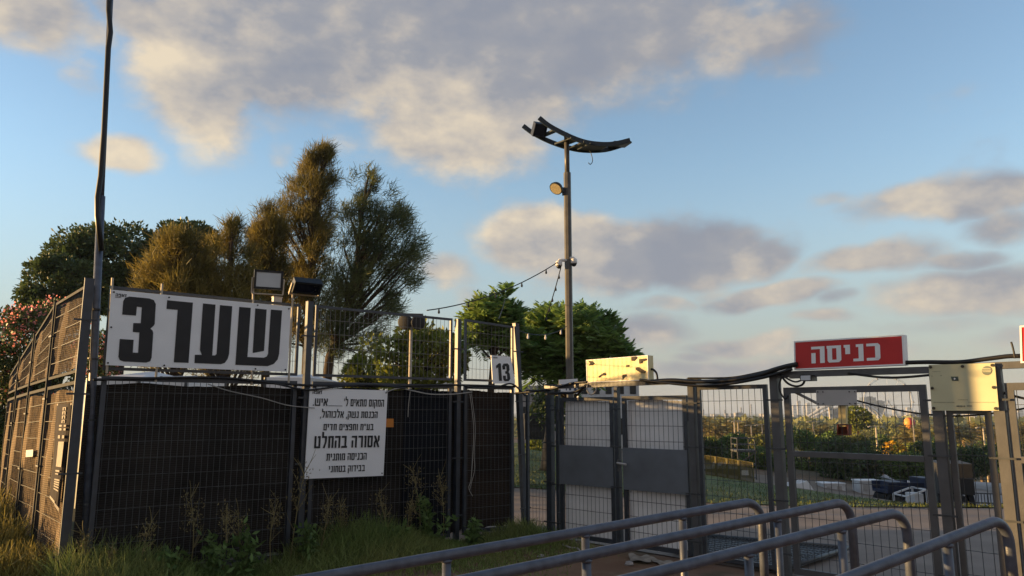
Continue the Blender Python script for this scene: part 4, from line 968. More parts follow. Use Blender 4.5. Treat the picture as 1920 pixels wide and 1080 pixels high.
# ------------------------------------------------------------------ trees
def limb(mb, a, b, r0, r1, bend=.12, n=6, seg=5):
    a = Vector(a); b = Vector(b); L_ = (b-a).length
    off = Vector((random.uniform(-1, 1), random.uniform(-1, 1), random.uniform(-.3, .6)))*L_*bend
    path = [a.lerp(b, i/seg)+off*math.sin(math.pi*i/seg)*.6 for i in range(seg+1)]
    mb.tube(path, [r0+(r1-r0)*i/seg for i in range(seg+1)], n, cap=False); return path
def casuarina(label, prof, Y, trunk, mt, n_tuft=900, per=18, lean=(.12, 0), depth=.8, nl=.27, nw=.022, clumps=46, sparse=0.0, group=None, droop=.15, spread=.52, wisp=.22):
    """prof: rows (image y, left x, right x) of the crown at distance Y; trunk: image points of the stem"""
    tp = [P(x, y, Y) for x, y in trunk]; tp[0].z = tz(tp[0].x, Y); r = thing('casuarina_tree', label, 'tree', tp[0], group)
    ys = [p[0] for p in prof]
    def width(y): return np.interp(y, ys, [p[1] for p in prof]), np.interp(y, ys, [p[2] for p in prof])
    px = FPX/Y; cl = []
    tot = [(width(y)[1]-width(y)[0]) for y in np.linspace(ys[0], ys[-1], 60)]; pr = np.array(tot)/sum(tot)
    for i in range(clumps):
        y = np.linspace(ys[0], ys[-1], 60)[rng.choice(60, p=pr)]+rng.uniform(-4, 4); l, rr = width(y)
        q = rng.uniform(-1, 1); x = (l+rr)/2+q*(rr-l)/2*.92; hw = (rr-l)/2/px*depth
        dy = rng.uniform(-1, 1)*hw*math.sqrt(max(0, 1-q*q*.8)); c = P(x, y, Y+dy); cl.append((c, max(.14, min(.42, (rr-l)/px*.16))))
    # limbs
    mb = MB(); rad = .17 if len(tp) > 2 else .13
    n = len(tp); sm = []
    for i in range(n-1):
        for k in range(4): sm.append(tp[i].lerp(tp[i+1], k/4))
    sm.append(tp[-1]); mb.tube(sm, [rad*(1-.85*i/(len(sm)-1)) for i in range(len(sm))], 8)
    tk = mb.build('trunk', M['barkd'], r, smooth=True)
    lb = MB()
    def stem_at(z):
        for a, b in zip(sm, sm[1:]):
            if a.z <= z <= b.z: return a.lerp(b, (z-a.z)/max(1e-6, b.z-a.z))
        return sm[-1] if z > sm[-1].z else sm[len(sm)//3]
    org = []
    for c, s in cl:
        h = Vector((c.x-stem_at(c.z).x, c.y-Y, 0)).length
        s0 = stem_at(max(sm[len(sm)//4].z, c.z-h*1.1-.5)); org.append(s0)
        limb(lb, s0, c, .055, .012, .10)
    lb.build('limbs', M['barkd'], tk)
    B = []; D = []
    cc = np.array([tuple(c) for c, s in cl]); ss = np.array([s for c, s in cl]); oo = np.array([tuple(o) for o in org])
    k = rng.integers(0, len(cl), n_tuft)
    ctr = cc[k]+rng.normal(size=(n_tuft, 3))*ss[k][:, None]*np.array([.8, .8, 1.15])*spread
    # keep the outline: drop tufts falling outside the profile
    up = unit(ctr-oo[k]*.75-ctr*.25+np.array([lean[0], lean[1], .45])*.6)
    nwp = int(n_tuft*wisp); yy = rng.choice(np.linspace(ys[0], ys[-1], 60), nwp, p=pr)+rng.normal(size=nwp)*5
    wl = np.interp(yy, ys, [p[1] for p in prof]); wr = np.interp(yy, ys, [p[2] for p in prof]); qx = rng.uniform(-1.12, 1.12, nwp)
    wc = np.array([tuple(P((a+b2)/2+q_*(b2-a)/2, y_, Y+rng.normal()*.35*(b2-a)/2/px)) for a, b2, y_, q_ in zip(wl, wr, yy, qx)])
    wo = np.array([tuple(stem_at(z-1.2)) for z in wc[:, 2]])
    ctr = np.concatenate([ctr, wc]); up = np.concatenate([up, unit(wc-wo+np.array([lean[0], 0, .5]))]); n_tuft += nwp
    b = np.repeat(ctr, per, 0)+rng.normal(size=(n_tuft*per, 3))*.10
    d = unit(np.repeat(up, per, 0)+rng.normal(size=(n_tuft*per, 3))*.62+np.array([lean[0]*.5, 0, -droop*.5]))
    L_ = rng.uniform(.45, 1.3, len(b))*nl
    q = strip_quads(b, d, L_, nw*rng.uniform(.6, 1.1, len(b)))
    np_quads('crown', q, M[mt], r)
    return r
casuarina('tall narrow golden casuarina, the tallest of the trees', [(278, 602, 622), (298, 580, 627), (325, 552, 628), (345, 538, 632), (370, 540, 622), (400, 524, 628), (430, 516, 618), (470, 512, 620), (520, 508, 610), (560, 516, 610), (640, 524, 604)], 24.0, [(572, 780), (575, 650), (582, 500), (596, 380), (610, 285)], 'cas_o', 1250, 18, (.2, 0), clumps=100, spread=.48)
casuarina('wide dark casuarina with a leaning trunk right of the golden one', [(326, 664, 712), (345, 654, 735), (385, 650, 758), (430, 646, 778), (470, 630, 790), (510, 620, 788), (545, 612, 766), (570, 606, 745), (610, 600, 722), (660, 596, 695)], 23.0, [(600, 780), (618, 670), (652, 585), (668, 500), (676, 420), (690, 330)], 'cas_d', 900, 20, (.26, 0), clumps=86, nl=.28, depth=.75, droop=.4, nw=.023, spread=.42)
casuarina('small pointed casuarina between the golden tall one and the floodlight', [(385, 494, 508), (405, 484, 520), (440, 476, 530), (500, 468, 536), (560, 465, 535), (640, 470, 530)], 22.5, [(500, 780), (500, 560), (500, 400)], 'cas_o', 900, 18, (.08, 0), clumps=60, spread=.5)
casuarina('bushy golden casuarina behind the digit of the big sign', [(440, 322, 350), (455, 296, 376), (480, 280, 382), (520, 268, 378), (560, 262, 372), (680, 270, 372)], 19.5, [(330, 780), (330, 620), (335, 460)], 'cas_o', 950, 18, (.05, 0), clumps=60)
casuarina('bushy golden casuarina left of the white floodlight', [(420, 432, 446), (440, 415, 458), (465, 395, 468), (490, 376, 474), (520, 362, 478), (560, 355, 480), (690, 365, 478)], 20.0, [(420, 780), (425, 620), (435, 440)], 'cas_o', 950, 18, (.05, 0), clumps=64)
casuarina('low golden casuarina peeping over the fence between the bushy ones', [(450, 395, 410), (470, 385, 415), (520, 375, 412), (660, 370, 415)], 22.5, [(395, 780), (398, 470)], 'cas_o', 420, 18, (.05, 0), clumps=20)

def broadleaf(name, label, ctr, rad, base, mt, n, leaf=.11, trunk_r=.12, clumps=40, group=None, cs=.42, cat='tree', bark='barkd', extra=None, shell=.55, lz=-.1):
    """ctr, rad: crown ellipsoid; base: foot of the trunk"""
    ctr = np.array(ctr, float); rad = np.array(rad, float); r = thing(name, label, cat, base, group)
    d = unit(rng.normal(size=(clumps, 3))); q = rng.uniform(shell, 1, clumps)**.6
    cc = ctr+d*q[:, None]*rad*.86; sz = rng.uniform(.6, 1.2, clumps)*cs*float(rad.mean())
    mb = MB(); hub = Vector(ctr-np.array([0, 0, rad[2]*.55])); limb(mb, base, hub, trunk_r, trunk_r*.7, .05, 8)
    tk = mb.build('trunk', M[bark], r, smooth=True)
    lb = MB()
    for c in cc[:min(clumps, 26)]: limb(lb, hub, c, trunk_r*.4, trunk_r*.08, .12, 5, 4)
    lb.build('limbs', M[bark], tk)
    k = rng.integers(0, clumps, n); v = unit(rng.normal(size=(n, 3))); s = rng.uniform(.45, 1.0, n)**.5
    p = cc[k]+v*(s*sz[k])[:, None]*np.array([1, 1, .8])
    D = unit(v+rng.normal(size=(n, 3))*.6+np.array([0, 0, lz]))
    np_quads('crown', leaf_quads(p, D, rng.uniform(.7, 1.3, n)*leaf, rng.uniform(.7, 1.2, n)*leaf*.55), M[mt], r)
    if extra:
        m2, ne, sc = extra; hot = rng.choice(clumps, max(3, int(clumps*.45)), replace=False)
        k = rng.choice(hot, ne); v = unit(rng.normal(size=(ne, 3))); p = cc[k]+v*(sz[k]*rng.uniform(.85, 1.15, ne))[:, None]
        p = p+np.repeat(rng.normal(size=(ne//30+1, 3))*.02, 30, 0)[:ne]
        np_quads('blossom', leaf_quads(p, unit(v+rng.normal(size=(ne, 3))*.9), sc, sc*.8), M[m2], r)
    return r
def ell(px, py, rx, ry, Y):
    c = P(px, py, Y); k = Y/FPX; return tuple(c), (rx*k, rx*k*.85, ry*k)
c, rd = ell(240, 505, 155, 82, 29); broadleaf('broadleaf_tree', 'wide dark green round tree behind the tall thin pole', c, rd, Vector((c[0], 29, 0)), 'leaf', 40000, .17, .22, 110, cs=.30)
c, rd = ell(118, 548, 78, 75, 26); broadleaf('broadleaf_tree', 'dark green tree behind the pink flowering bush at the left', c, rd, Vector((c[0], 26, 0)), 'leaf', 17000, .16, .18, 54, cs=.34)
c, rd = ell(352, 455, 62, 46, 29.5); broadleaf('broadleaf_tree', 'dark green crown rising behind the bushy golden casuarinas', c, rd, Vector((c[0], 29.5, 0)), 'leaf', 7000, .17, .2, 30, cs=.36)
c, rd = ell(52, 655, 92, 105, 16.5); broadleaf('flowering_bush', 'tall bush with clusters of pink blossom outside the side fence', c, rd, Vector((c[0], 16.5, 0)), 'leaf', 9000, .11, .07, 40, cs=.33, extra=('bloom', 2600, .055))
c, rd = ell(186, 660, 42, 60, 14.5); broadleaf('flowering_bush', 'small bush with pink blossom seen through the mesh beside the big sign', c, rd, Vector((c[0], 14.5, 0)), 'leaf', 2600, .09, .05, 18, cs=.36, extra=('bloom', 1000, .05))
c, rd = ell(10, 800, 60, 110, 17.5); broadleaf('shrub', 'dark green shrub at the far end of the side fence', c, rd, Vector((c[0], 17.5, 0)), 'leaf', 9000, .12, .08, 36, cs=.34, cat='bush')
c, rd = ell(775, 672, 100, 62, 17); broadleaf('small_tree', 'yellow green tree seen through the middle mesh panel', c, rd, Vector((c[0], 17, 0)), 'leaf_y', 5600, .14, .09, 40, cs=.30)
c, rd = ell(690, 700, 50, 34, 19); broadleaf('small_tree', 'low yellow green bush below the leaning dark trunk', c, rd, Vector((c[0], 19, 0)), 'leaf_y', 3200, .12, .07, 18, cs=.36)
def pinnate_tree(label, ctr, rad, base, forks, n_ros, fl=.42, group=None):
    ctr = np.array(ctr); rad = np.array(rad); r = thing('pinnate_tree', label, 'tree', base, group)
    mb = MB(); hub = Vector(ctr-np.array([0, 0, rad[2]*.9])); limb(mb, base, hub, .10, .06, .03, 8); tk = tk = mb.build('trunk', M['barkd'], r, smooth=True)
    lb = MB(); tips = []
    for i in range(n_ros):
        d = unit(rng.normal(size=3)); d[2] = abs(d[2])*rng.choice([1, 1, 1, -.5]); q = rng.uniform(.45, 1)**.5
        tips.append(ctr+d*rad*q)
    for f in forks: tips.append(np.array(f))
    tips = np.array(tips)
    for t in list(tips[::5])+[np.array(f) for f in forks]: limb(lb, hub, t, .03, .008, .12, 5, 5)
    lb.build('limbs', M['barkd'], tk)
    B = []; D = []; L_ = []
    for t in tips:
        out = unit(t-(ctr-np.array([0, 0, rad[2]*.7])))
        for j in range(9):
            d = unit(out*.7+rng.normal(size=3)*np.array([.75, .75, .75])+np.array([0, 0, .30])); l = fl*rng.uniform(.6, 1.15)
            side = unit(np.cross(d, np.array([0, 0, 1.0])))
            for k in range(9):
                s = (k+1)/9.5; p = t+d*l*s-np.array([0, 0, .18*l*s*s]); ll = .20*fl/.42*(1-.55*abs(s-.45))
                for sg in (-1, 1): B.append(p); D.append(side*sg*.85+d*.55+np.array([0, 0, -.12])); L_.append(ll)
    B = np.array(B); D = unit(np.array(D)); L_ = np.array(L_); n = len(B)
    np_quads('crown', leaf_quads(B, D, L_, L_*.24), M['frond'], r); return r
c, rd = ell(1068, 672, 118, 88, 17.5)
pinnate_tree('feathery leaved green tree behind the street lamp pole', c, rd, Vector((c[0], 17.5, 0)), [], 150, .5)
c, rd = ell(925, 628, 48, 55, 15.5)
pinnate_tree('slim young tree with feathery leaves behind the number 13 sign', c, rd, Vector((P(908, 700, 15.5).x, 15.5, 0)), [tuple(P(945, 558, 15.5)), tuple(P(900, 580, 15.5))], 62, .42)
# trunk and shrubs seen through the narrow panel
x = P(1024, 860, 22); r = thing('leaning_tree', 'sunlit leaning trunk on the lawn seen through the narrow mesh panel', 'tree', Vector((x.x, 22, 0)))
mb = MB(); mb.tube([(x.x, 22, 0), P(1024, 870, 22), P(1027, 830, 22), P(1034, 780, 22)], [.20, .16, .13, .11], 8); mb.build('trunk', M['barkp'], r, smooth=True)
c, rd = ell(1040, 755, 34, 32, 22); np_quads('crown', leaf_quads(np.array(c)+rng.normal(size=(1500, 3))*np.array(rd)*.5, unit(rng.normal(size=(1500, 3))), .16, .08), M['leaf'], r)
for i, (px, py, rx, ry, Y) in enumerate([(1000, 848, 26, 22, 34), (1034, 850, 24, 18, 36), (1010, 770, 22, 14, 40)]):
    c, rd = ell(px, py, rx, ry, Y); broadleaf('shrub', ['round hedge bush behind the lawn in the narrow panel', 'low hedge bush right of the round one behind the lawn', 'far green crown above the grey container'][i], c, rd, Vector((c[0], Y, tz(c[0], Y))), 'leaf_y' if i < 2 else 'leaf', 1800, .16, .06, 14, cs=.4, cat='bush')
# ------------------------------------------------------------------ weeds along the fence
pts = []; hs = []
for _ in range(22000):
    u = random.uniform(-.1, 5.6); o = abs(random.gauss(0, .55))+.05; p = FP.pt(u, 0, o)
    if o > 1.5: continue
    pts.append((p.x, p.y, 0)); hs.append(.42*max(.25, 1-o*.5)*(1 if u < 4.3 else .55)*(.75+.5*math.sin(u*2.3+1)))
blades('weedy_grass', pts, hs, .009, M['grassd'], 'dense weedy grass along the foot of the front fence')
pts = []; hs = []
A_, B_ = SV[0], SV[3]
for _ in range(14000):
    t = random.random()**1.2; o = random.random()*2.6+.04; dd = (B_-A_); dd.z = 0; n_ = Vector((-dd.y, dd.x, 0)).normalized()
    if n_.x > 0: n_ = -n_
    p = Vector((A_.x, A_.y, 0))+dd*(t*1.05)+n_*o
    pts.append((p.x, p.y, 0)); hs.append((.28+.42*t+.12*math.sin(t*20))*(1.0 if o < 1.6 else .8))
blades('sunlit_grass', pts, hs, .016, M['grassg'], 'tall sunlit grass outside the side fence')
pts = []
for _ in range(2600):
    p = GP.pt(random.uniform(-.6, 1.0), 0, random.uniform(.15, 2.2)); pts.append((p.x+random.gauss(0, .1), p.y, 0))
for _ in range(1500):
    pts.append((random.uniform(-2.2, .6), random.uniform(5.5, 9.0), 0))
blades('sparse_grass', pts, .10, .010, M['grassd'], 'thin sparse grass on the earth before the white double gate', .6)
def weed(kind, label, loc, h, group):
    r = thing(kind, label, 'weed', loc, group); mb = MB(); q = []
    if kind == 'dry_weed':
        tip = loc+Vector((random.uniform(-.2, .2)*h, random.uniform(-.1, .1)*h, h)); stem = limb(mb, loc, tip, .007, .003, .1, 5)
        for i in range(9):
            a = stem[random.randint(2, 5)]; e = a+Vector((random.uniform(-1, 1)*.16, random.uniform(-1, 1)*.16, random.uniform(.08, .3)))*h; limb(mb, a, e, .004, .002, .1, 4, 3)
        mb.build('stem', M['dry'], r)
        b = np.array([tuple(stem[-1].lerp(stem[2], random.random()*.6)) for _ in range(150)])+rng.normal(size=(150, 3))*.03*h*2
        np_quads('seed_heads', leaf_quads(b, unit(rng.normal(size=(150, 3))+np.array([0, 0, 1.0])), .035, .010), M['dry'], r)
    else:
        for k in range(5):
            tip = loc+Vector((random.uniform(-.35, .35)*h, random.uniform(-.35, .35)*h, h*random.uniform(.6, 1.05))); s = limb(mb, loc, tip, .006, .003, .15, 5)
            for p in s[1:]:
                for _ in range(9): q.append(tuple(p+Vector((random.gauss(0, .03), random.gauss(0, .03), random.gauss(0, .03)))))
        mb.build('stem', M['grassd'], r); b = np.array(q); n = len(b)
        np_quads('leaves', leaf_quads(b, unit(rng.normal(size=(n, 3))+np.array([0, 0, .2])), rng.uniform(.06, .12, n), .04), M['weedleaf'], r)
    return r
dry_pos = [(.16, .25, .55), (.35, .3, .42), (.62, .28, .62), (1.05, .25, .82), (1.35, .35, .70), (1.6, .3, .62), (1.9, .25, .72), (2.12, .2, 1.0), (2.35, .35, .7), (2.75, .25, .6), (3.3, .3, .72), (3.62, .22, .6), (3.75, .25, .95), (4.05, .3, .85)]
for u, o, h in dry_pos: weed('dry_weed', 'dry brown seed stalk standing in the weeds along the front fence', FP.pt(u, 0, o), h, 'dry stalks along the front fence')
for u, o, h in [(.8, .45, .35), (1.25, .45, .45), (1.55, .5, .5), (2.25, .35, .5), (3.4, .35, .42), (3.9, .3, .62), (4.45, .35, .3)]:
    weed('leafy_weed', 'green leafy weed growing along the foot of the front fence', FP.pt(u, 0, o), h, 'leafy weeds along the front fence')
for i, (px, py, s) in enumerate([(930, 1036, .10), (1030, 1018, .12), (1015, 1046, .08), (975, 1000, .16), (1180, 1060, .09)]):
    c = T(px, py); mb = MB(); pr = [(0.001, s*.5)]; pts_ = []
    bm_n = 7
    for j in range(4):
        for k in range(bm_n):
            t = 2*math.pi*k/bm_n; rr = s*[.6, .62, .45, .15][j]*random.uniform(.75, 1.2); mb.v.append(c+Vector((rr*math.cos(t), rr*math.sin(t), s*[0, .2, .42, .52][j])))
    mb.f = [(j*bm_n+k, j*bm_n+(k+1) % bm_n, (j+1)*bm_n+(k+1) % bm_n, (j+1)*bm_n+k) for j in range(3) for k in range(bm_n)]+[tuple(3*bm_n+k for k in range(bm_n))]; mb.m = [0]*len(mb.f)
    tag(mb.build('stone', M['cabin'] if i in (0, 3) else M['plaza'], loc=c), ['pale stone on the bare earth nearest the weeds', 'flat stone near the narrow mesh panel', 'small stone on the bare earth before the rail', 'pale stone at the foot of the leaning end post', 'small stone before the right gate leaf'][i], 'stone')
def rag(label, px):
    q = [T(*p, .02) for p in px]; mb = MB(); n = 8; hh = {}
    for j in range(n+1):
        for i in range(n+1):
            u, v = i/n, j/n; p = (q[0]*(1-u)+q[1]*u)*(1-v)+(q[3]*(1-u)+q[2]*u)*v
            mb.v.append(p+Vector((0, 0, .012+.018*math.sin(u*9+v*4)*math.sin(v*7+2))))
    m = n+1; mb.f = [(j*m+i, j*m+i+1, (j+1)*m+i+1, (j+1)*m+i) for j in range(n) for i in range(n)]; mb.m = [0]*len(mb.f)
    tag(mb.build('cloth_scrap', M['rag'], loc=q[0], smooth=True), label, 'cloth')
rag('dirty white cloth scrap on the earth under the right gate leaf', [(1178, 1040), (1218, 1045), (1222, 1056), (1182, 1052)])
rag('long white cloth end trailing from the right gate leaf', [(1215, 1046), (1262, 1056), (1268, 1072), (1240, 1062)])
wire('grey_hose', 'pale hose end on the ground under the left gate leaf', [T(1055, 1021, .03), T(1070, 1027, .03), T(1082, 1028, .04), T(1090, 1036, .03)], .012, 'cable_g')
# ------------------------------------------------------------------ tents and buildings behind the fence
def tent(label, px0, px1, ytop, Y, eave, dep=3.0):
    a = P(px0, 700, Y); b = P(px1, 700, Y); zt_ = P(px0, ytop, Y).z; w = b.x-a.x; cx = (a.x+b.x)/2
    r = thing('tent', label, 'tent', Vector((cx, Y, 0)))
    mb = MB(); c4 = [Vector((cx+sx*w/2, Y+dep/2+sy*dep/2, eave)) for sx, sy in ((-1, -1), (1, -1), (1, 1), (-1, 1))]; ap = Vector((cx, Y+dep/2, zt_))
    for i in range(4): mb.poly([c4[i], c4[(i+1) % 4], ap])
    for i in range(4): mb.poly([c4[i], c4[i]-Vector((0, 0, .22)), c4[(i+1) % 4]-Vector((0, 0, .22)), c4[(i+1) % 4]])
    mb.build('roof', M['tent'], r)
    for p in c4: l = MB(); l.tube([(p.x, p.y, 0), p], .03, 6); l.build('leg', M['wire'], r)
tent('white tent roof just left of and below the big gate sign', 166, 262, 688, 13.5, 2.28)
tent('white tent roof behind the fence below the middle of the big sign', 303, 350, 700, 14.5, 2.36, 2)
tent('white tent roof behind the fence below the right half of the big sign', 498, 580, 694, 15, 2.36)
tent('white tent roof behind the yellow green tree', 700, 850, 690, 21, 2.6)
def block(name, label, px0, px1, ytop, Y, mt, dep=3, z0=None, rows=2, cols=4, cat='building', group=None, win='dark', yb=None):
    a = P(px0, 800, Y); b = P(px1, 800, Y); zt_ = P(px0, ytop, Y).z; cx = (a.x+b.x)/2; w = b.x-a.x
    zb_ = tz(cx, Y) if z0 is None else z0
    r = thing(name, label, cat, Vector((cx, Y, zb_)), group)
    mb = MB(); mb.box((cx, Y+dep/2, (zt_+zb_)/2), (w, dep, zt_-zb_)); mb.build('wall', M[mt], r)
    mb = MB(); mb.box((cx, Y+dep/2, zt_+.04*dep), (w*1.03, dep*1.03, .08*dep)); mb.build('roof', M[mt], r)
    for j in range(rows):
        for i in range(cols):
            x = cx-w/2+w*(i+.5)/cols; z = zb_+(zt_-zb_)*(j+.55)/rows
            m2 = MB(); m2.box((x, Y-.02, z), (w/cols*.5, .06, (zt_-zb_)/rows*.4)); m2.build('window', M[win], r)
    return r
block('building', 'pale low building behind the narrow mesh panel', 975, 1046, 742, 48, 'town', 8, rows=1, cols=3)
block('container', 'grey container on the lawn edge seen through the narrow panel', 984, 1032, 786, 27, 'truckside', 2.5, z0=P(1000, 824, 27).z, rows=2, cols=1, cat='container')
block('building', 'white building glimpsed under the feathery tree beside the blank sign', 1085, 1200, 690, 60, 'cabin', 10, rows=2, cols=5)
r = thing('street_sign', 'white sign with cropped dark letters half hidden behind the gate beam', 'sign', P(1066, 735, 11.5))
mb = MB(); q = [P(1048, 712, 11.5), P(1083, 710, 11.5), P(1083, 738, 11.5), P(1048, 739, 11.5)]; mb.prism(q, (0, .02, 0)); mb.build('panel', M['white'], r)
mb = MB()
for a, b in ((1061, 1063), (1067, 1071), (1076, 1081)): mb.poly([P(a, 727, 11.49), P(b, 727, 11.49), P(b, 732, 11.49), P(a, 732, 11.49)])
mb.build('lettering', M['town_d'], r)
mb = MB(); p = P(1066, 738, 11.52); mb.tube([(p.x, p.y, 0), p], .025, 8); mb.build('post', M['wire'], r)
# ------------------------------------------------------------------ valley: trees, palms, lamps
def gz(px, Y): x = P(px, 800, Y).x; return Vector((x, Y, tz(x, Y)))
def vtree(label, px, ytop, hw, Y, mt, n, ybot=None, group=None, leaf=.22, tr=.12, clumps=26, extra=None, name='tree'):
    b = gz(px, Y); zt_ = P(px, ytop, Y).z; zb_ = P(px, ybot, Y).z if ybot else b.z+(zt_-b.z)*.25
    rx = hw*Y/FPX; return broadleaf(name, label, (b.x, Y, (zt_+zb_)/2), (rx, rx*.9, (zt_-zb_)/2), b, mt, n, leaf, tr, clumps, group, cs=.36, extra=extra)
V = 'dark green trees in the row beyond the lawn'
for (px, yt, hw, Y, yb, lb) in [
    (1322, 822, 34, 50, 884, 'dark green tree in the row left of the scaffold tower'), (1368, 808, 32, 54, 880, 'dark green tree in the row just behind the scaffold tower'),
    (1428, 832, 36, 48, 900, 'dark green tree in the row right of the scaffold tower'), (1500, 806, 42, 54, 905, 'dark green tree in the row behind the left stile of the entrance gate'),
    (1562, 822, 40, 48, 900, 'dark green tree with a forked trunk before the white cabins'), (1622, 826, 42, 52, 898, 'dark green tree in the row below the yellow flowering tree'),
    (1690, 846, 38, 48, 905, 'dark green tree in the row behind the blue truck'), (1742, 826, 36, 54, 895, 'dark green tree in the row left of the black box truck'),
    (1808, 842, 44, 54, 893, 'dark green tree in the row over the black box truck'), (1868, 836, 38, 58, 886, 'dark green tree behind the sunlit gate post'), (1925, 838, 40, 54, 900, 'dark green tree cut off by the right edge')]:
    vtree(lb, px, yt, hw, Y, ('leaf_v', 'leaf_v2', 'leaf_v3')[int(px*7) % 3], 3600, yb, V, .24)
V2 = 'sunlit park trees in the middle distance'
k = 0
for (px, yt, hw, Y, yb) in [(1335, 812, 30, 78, 842), (1380, 806, 34, 82, 838), (1425, 806, 30, 80, 838), (1470, 806, 30, 84, 840), (1515, 806, 34, 80, 838), (1560, 800, 30, 86, 836), (1600, 806, 30, 80, 850), (1650, 806, 30, 88, 846), (1725, 818, 30, 76, 858), (1760, 812, 30, 84, 850), (1800, 824, 34, 74, 866), (1845, 818, 34, 78, 862), (1890, 812, 34, 80, 856)]:
    vtree('rounded sunlit tree in the middle distance of the park', px, yt+13, hw*.85, Y, ('leaf_y', 'leaf_v', 'leaf_f', 'leaf_v2')[k % 4], 1700, yb, V2, .34, .12, 18); k += 1
V3 = 'far hazy olive trees'
for i in range(64):
    Y = random.uniform(110, 330); px = random.uniform(1290, 1960); h = random.uniform(5, 8.5)
    b = gz(px, Y); hw = random.uniform(2.5, 5.0)
    broadleaf('tree', 'distant olive green tree in the far park', (b.x, Y, b.z+h*.55), (hw, hw, h*.45), b, 'leaf_f', 620, .75, .2, 12, V3, cs=.42)
vtree('big round green tree behind the blank grey plate, taller than the park trees', 1608, 762, 25, 100, 'leaf_y', 3200, 812, None, .38, .2, 26)
vtree('low round tree covered in yellow blossom', 1672, 833, 26, 70, 'leaf_y', 900, 852, None, .28, .1, 16, extra=('ybloom', 1700, .22))
def palm(label, px, ytop, Y, group='palms in the park', crown=1.35):
    b = gz(px, Y); z = P(px, ytop, Y).z-1.2; r = thing('palm_tree', label, 'palm', b, group)
    t = Vector((b.x+random.uniform(-.3, .3), Y, z)); mb = MB(); mb.tube([b, b.lerp(t, .5)+Vector((random.uniform(-.15, .15), 0, 0)), t], [.30, .22, .2], 7); mb.build('trunk', M['barkp'], r, smooth=True)
    B = []; D = []
    for i in range(30):
        az = random.uniform(0, 6.28); el = random.uniform(-.5, 1.2); L_ = 2.1*crown*random.uniform(.8, 1.1)
        d = np.array([math.cos(az)*math.cos(el), math.sin(az)*math.cos(el), math.sin(el)]); sd_ = unit(np.cross(d, np.array([0, 0, 1.0])+.01))
        for k in range(9):
            s = (k+.5)/9; p = np.array(t)+d*L_*s-np.array([0, 0, .9*L_*s*s*.5])
            for sg in (-1, 1): B.append(p); D.append(d*.6+sd_*sg*.7-np.array([0, 0, .45]))
    B = np.array(B); np_quads('crown', leaf_quads(B, unit(np.array(D)), .62*crown, .13), M['palm'], r)
    return r
for px, yt, Y in [(1322, 786, 112), (1338, 792, 104), (1356, 787, 116), (1374, 793, 120), (1394, 788, 122), (1412, 796, 118), (1440, 790, 124), (1535, 798, 118), (1700, 806, 96), (1716, 798, 108), (1742, 800, 116), (1772, 794, 120), (1804, 800, 100), (1832, 792, 118), (1861, 796, 104), (1872, 800, 108), (1906, 790, 104), (1950, 792, 110)]:
    palm('tall slender palm standing among the far park trees', px, yt, Y)
for px, yt, Y, lb in [(1377, 788, 92, 'pale park lamp post left of the scaffold tower'), (1384, 790, 88, 'pale park lamp post just above the scaffold tower'), (1408, 797, 84, 'pale park lamp post right of the scaffold tower'), (1429, 796, 84, 'pale park lamp post with short arms in the open mesh panel'), (1525, 790, 90, 'pale park lamp post left of the blank grey plate'), (1642, 799, 74, 'pale park lamp post left of the yellow flowering tree'), (1712, 778, 84, 'tall pale park lamp post left of the entrance leaf stile'), (1843, 801, 78, 'pale park lamp post seen through the narrow fixed panel'), (1820, 770, 120, 'thin far lamp mast below the yellowed plate')]:
    b = gz(px, Y); t = P(px, yt, Y); r = thing('park_lamp', lb, 'lamp post', b)
    mb = MB(); mb.tube([b, Vector((b.x, Y, t.z))], [.10, .07], 7); mb.build('shaft', M['pale_pole'], r, smooth=True)
    mb = MB(); mb.bar((b.x-.6, Y, t.z), (b.x+.6, Y, t.z), .08, .06); am = mb.build('arm', M['pale_pole'], r)
    for s in (-.6, .6): mb = MB(); mb.box((b.x+s, Y, t.z-.07), (.3, .25, .06)); mb.build('lamp_head', M['grey_plate'], am)
# wooded plain far behind, read as one mass
n = 16000; Yw = 320*np.exp(rng.uniform(0, 2.1, n)); pxw = rng.uniform(900, 2300, n); xw = (pxw-960)/FPX*Yw
zw = np.array([tz(a, b) for a, b in zip(xw, Yw)]); bw = np.stack([xw, Yw, zw+rng.uniform(1, 7, n)], 1)
o = np_quads('far_woodland', leaf_quads(bw, unit(rng.normal(size=(n, 3))*np.array([1, 1, .5])), 5.5, 4.5), M['leaf_f']); o['kind'] = 'stuff'; o['label'] = 'far wooded plain below the city skyline'; o['category'] = 'woodland'
# ------------------------------------------------------------------ valley: vehicles, cabins, barriers
def cabin(label, px0, px1, yt, yb, Y, dep=.9):
    x0, x1 = P(px0, yb, Y).x, P(px1, yb, Y).x; zt_, z0 = P(px0, yt, Y).z, P(px0, yb, Y).z; cx = (x0+x1)/2; w = x1-x0
    r = thing('site_cabin', label, 'cabin', Vector((cx, Y+dep/2, z0)))
    mb = MB(); mb.box((cx, Y+dep/2, (z0+zt_)/2), (w, dep, zt_-z0)); mb.build('wall', M['cabin'], r)
    mb = MB(); mb.box((cx, Y+dep/2, zt_+.03), (w+.1, dep+.1, .06)); mb.build('roof', M['tent'], r)
    for s in (-.25, .22):
        mb = MB(); mb.box((cx+w*s, Y-.02, (z0+zt_)/2+.05), (w*.22, .04, (zt_-z0)*.5)); mb.build('window' if s > 0 else 'door', M['grey_plate'], r)
    for s in (-1, 1): mb = MB(); mb.box((cx+s*w*.4, Y+dep/2, z0-.05), (.12, dep*.9, .1)); mb.build('skid', M['dark'], r)
cabin('low white cabin behind the forked tree trunk', 1546, 1586, 908, 930, 41)
cabin('white cabin with two doors left of the blue truck', 1614, 1654, 903, 928, 41)
cabin('long white cabin behind the blue truck', 1664, 1714, 905, 924, 43)
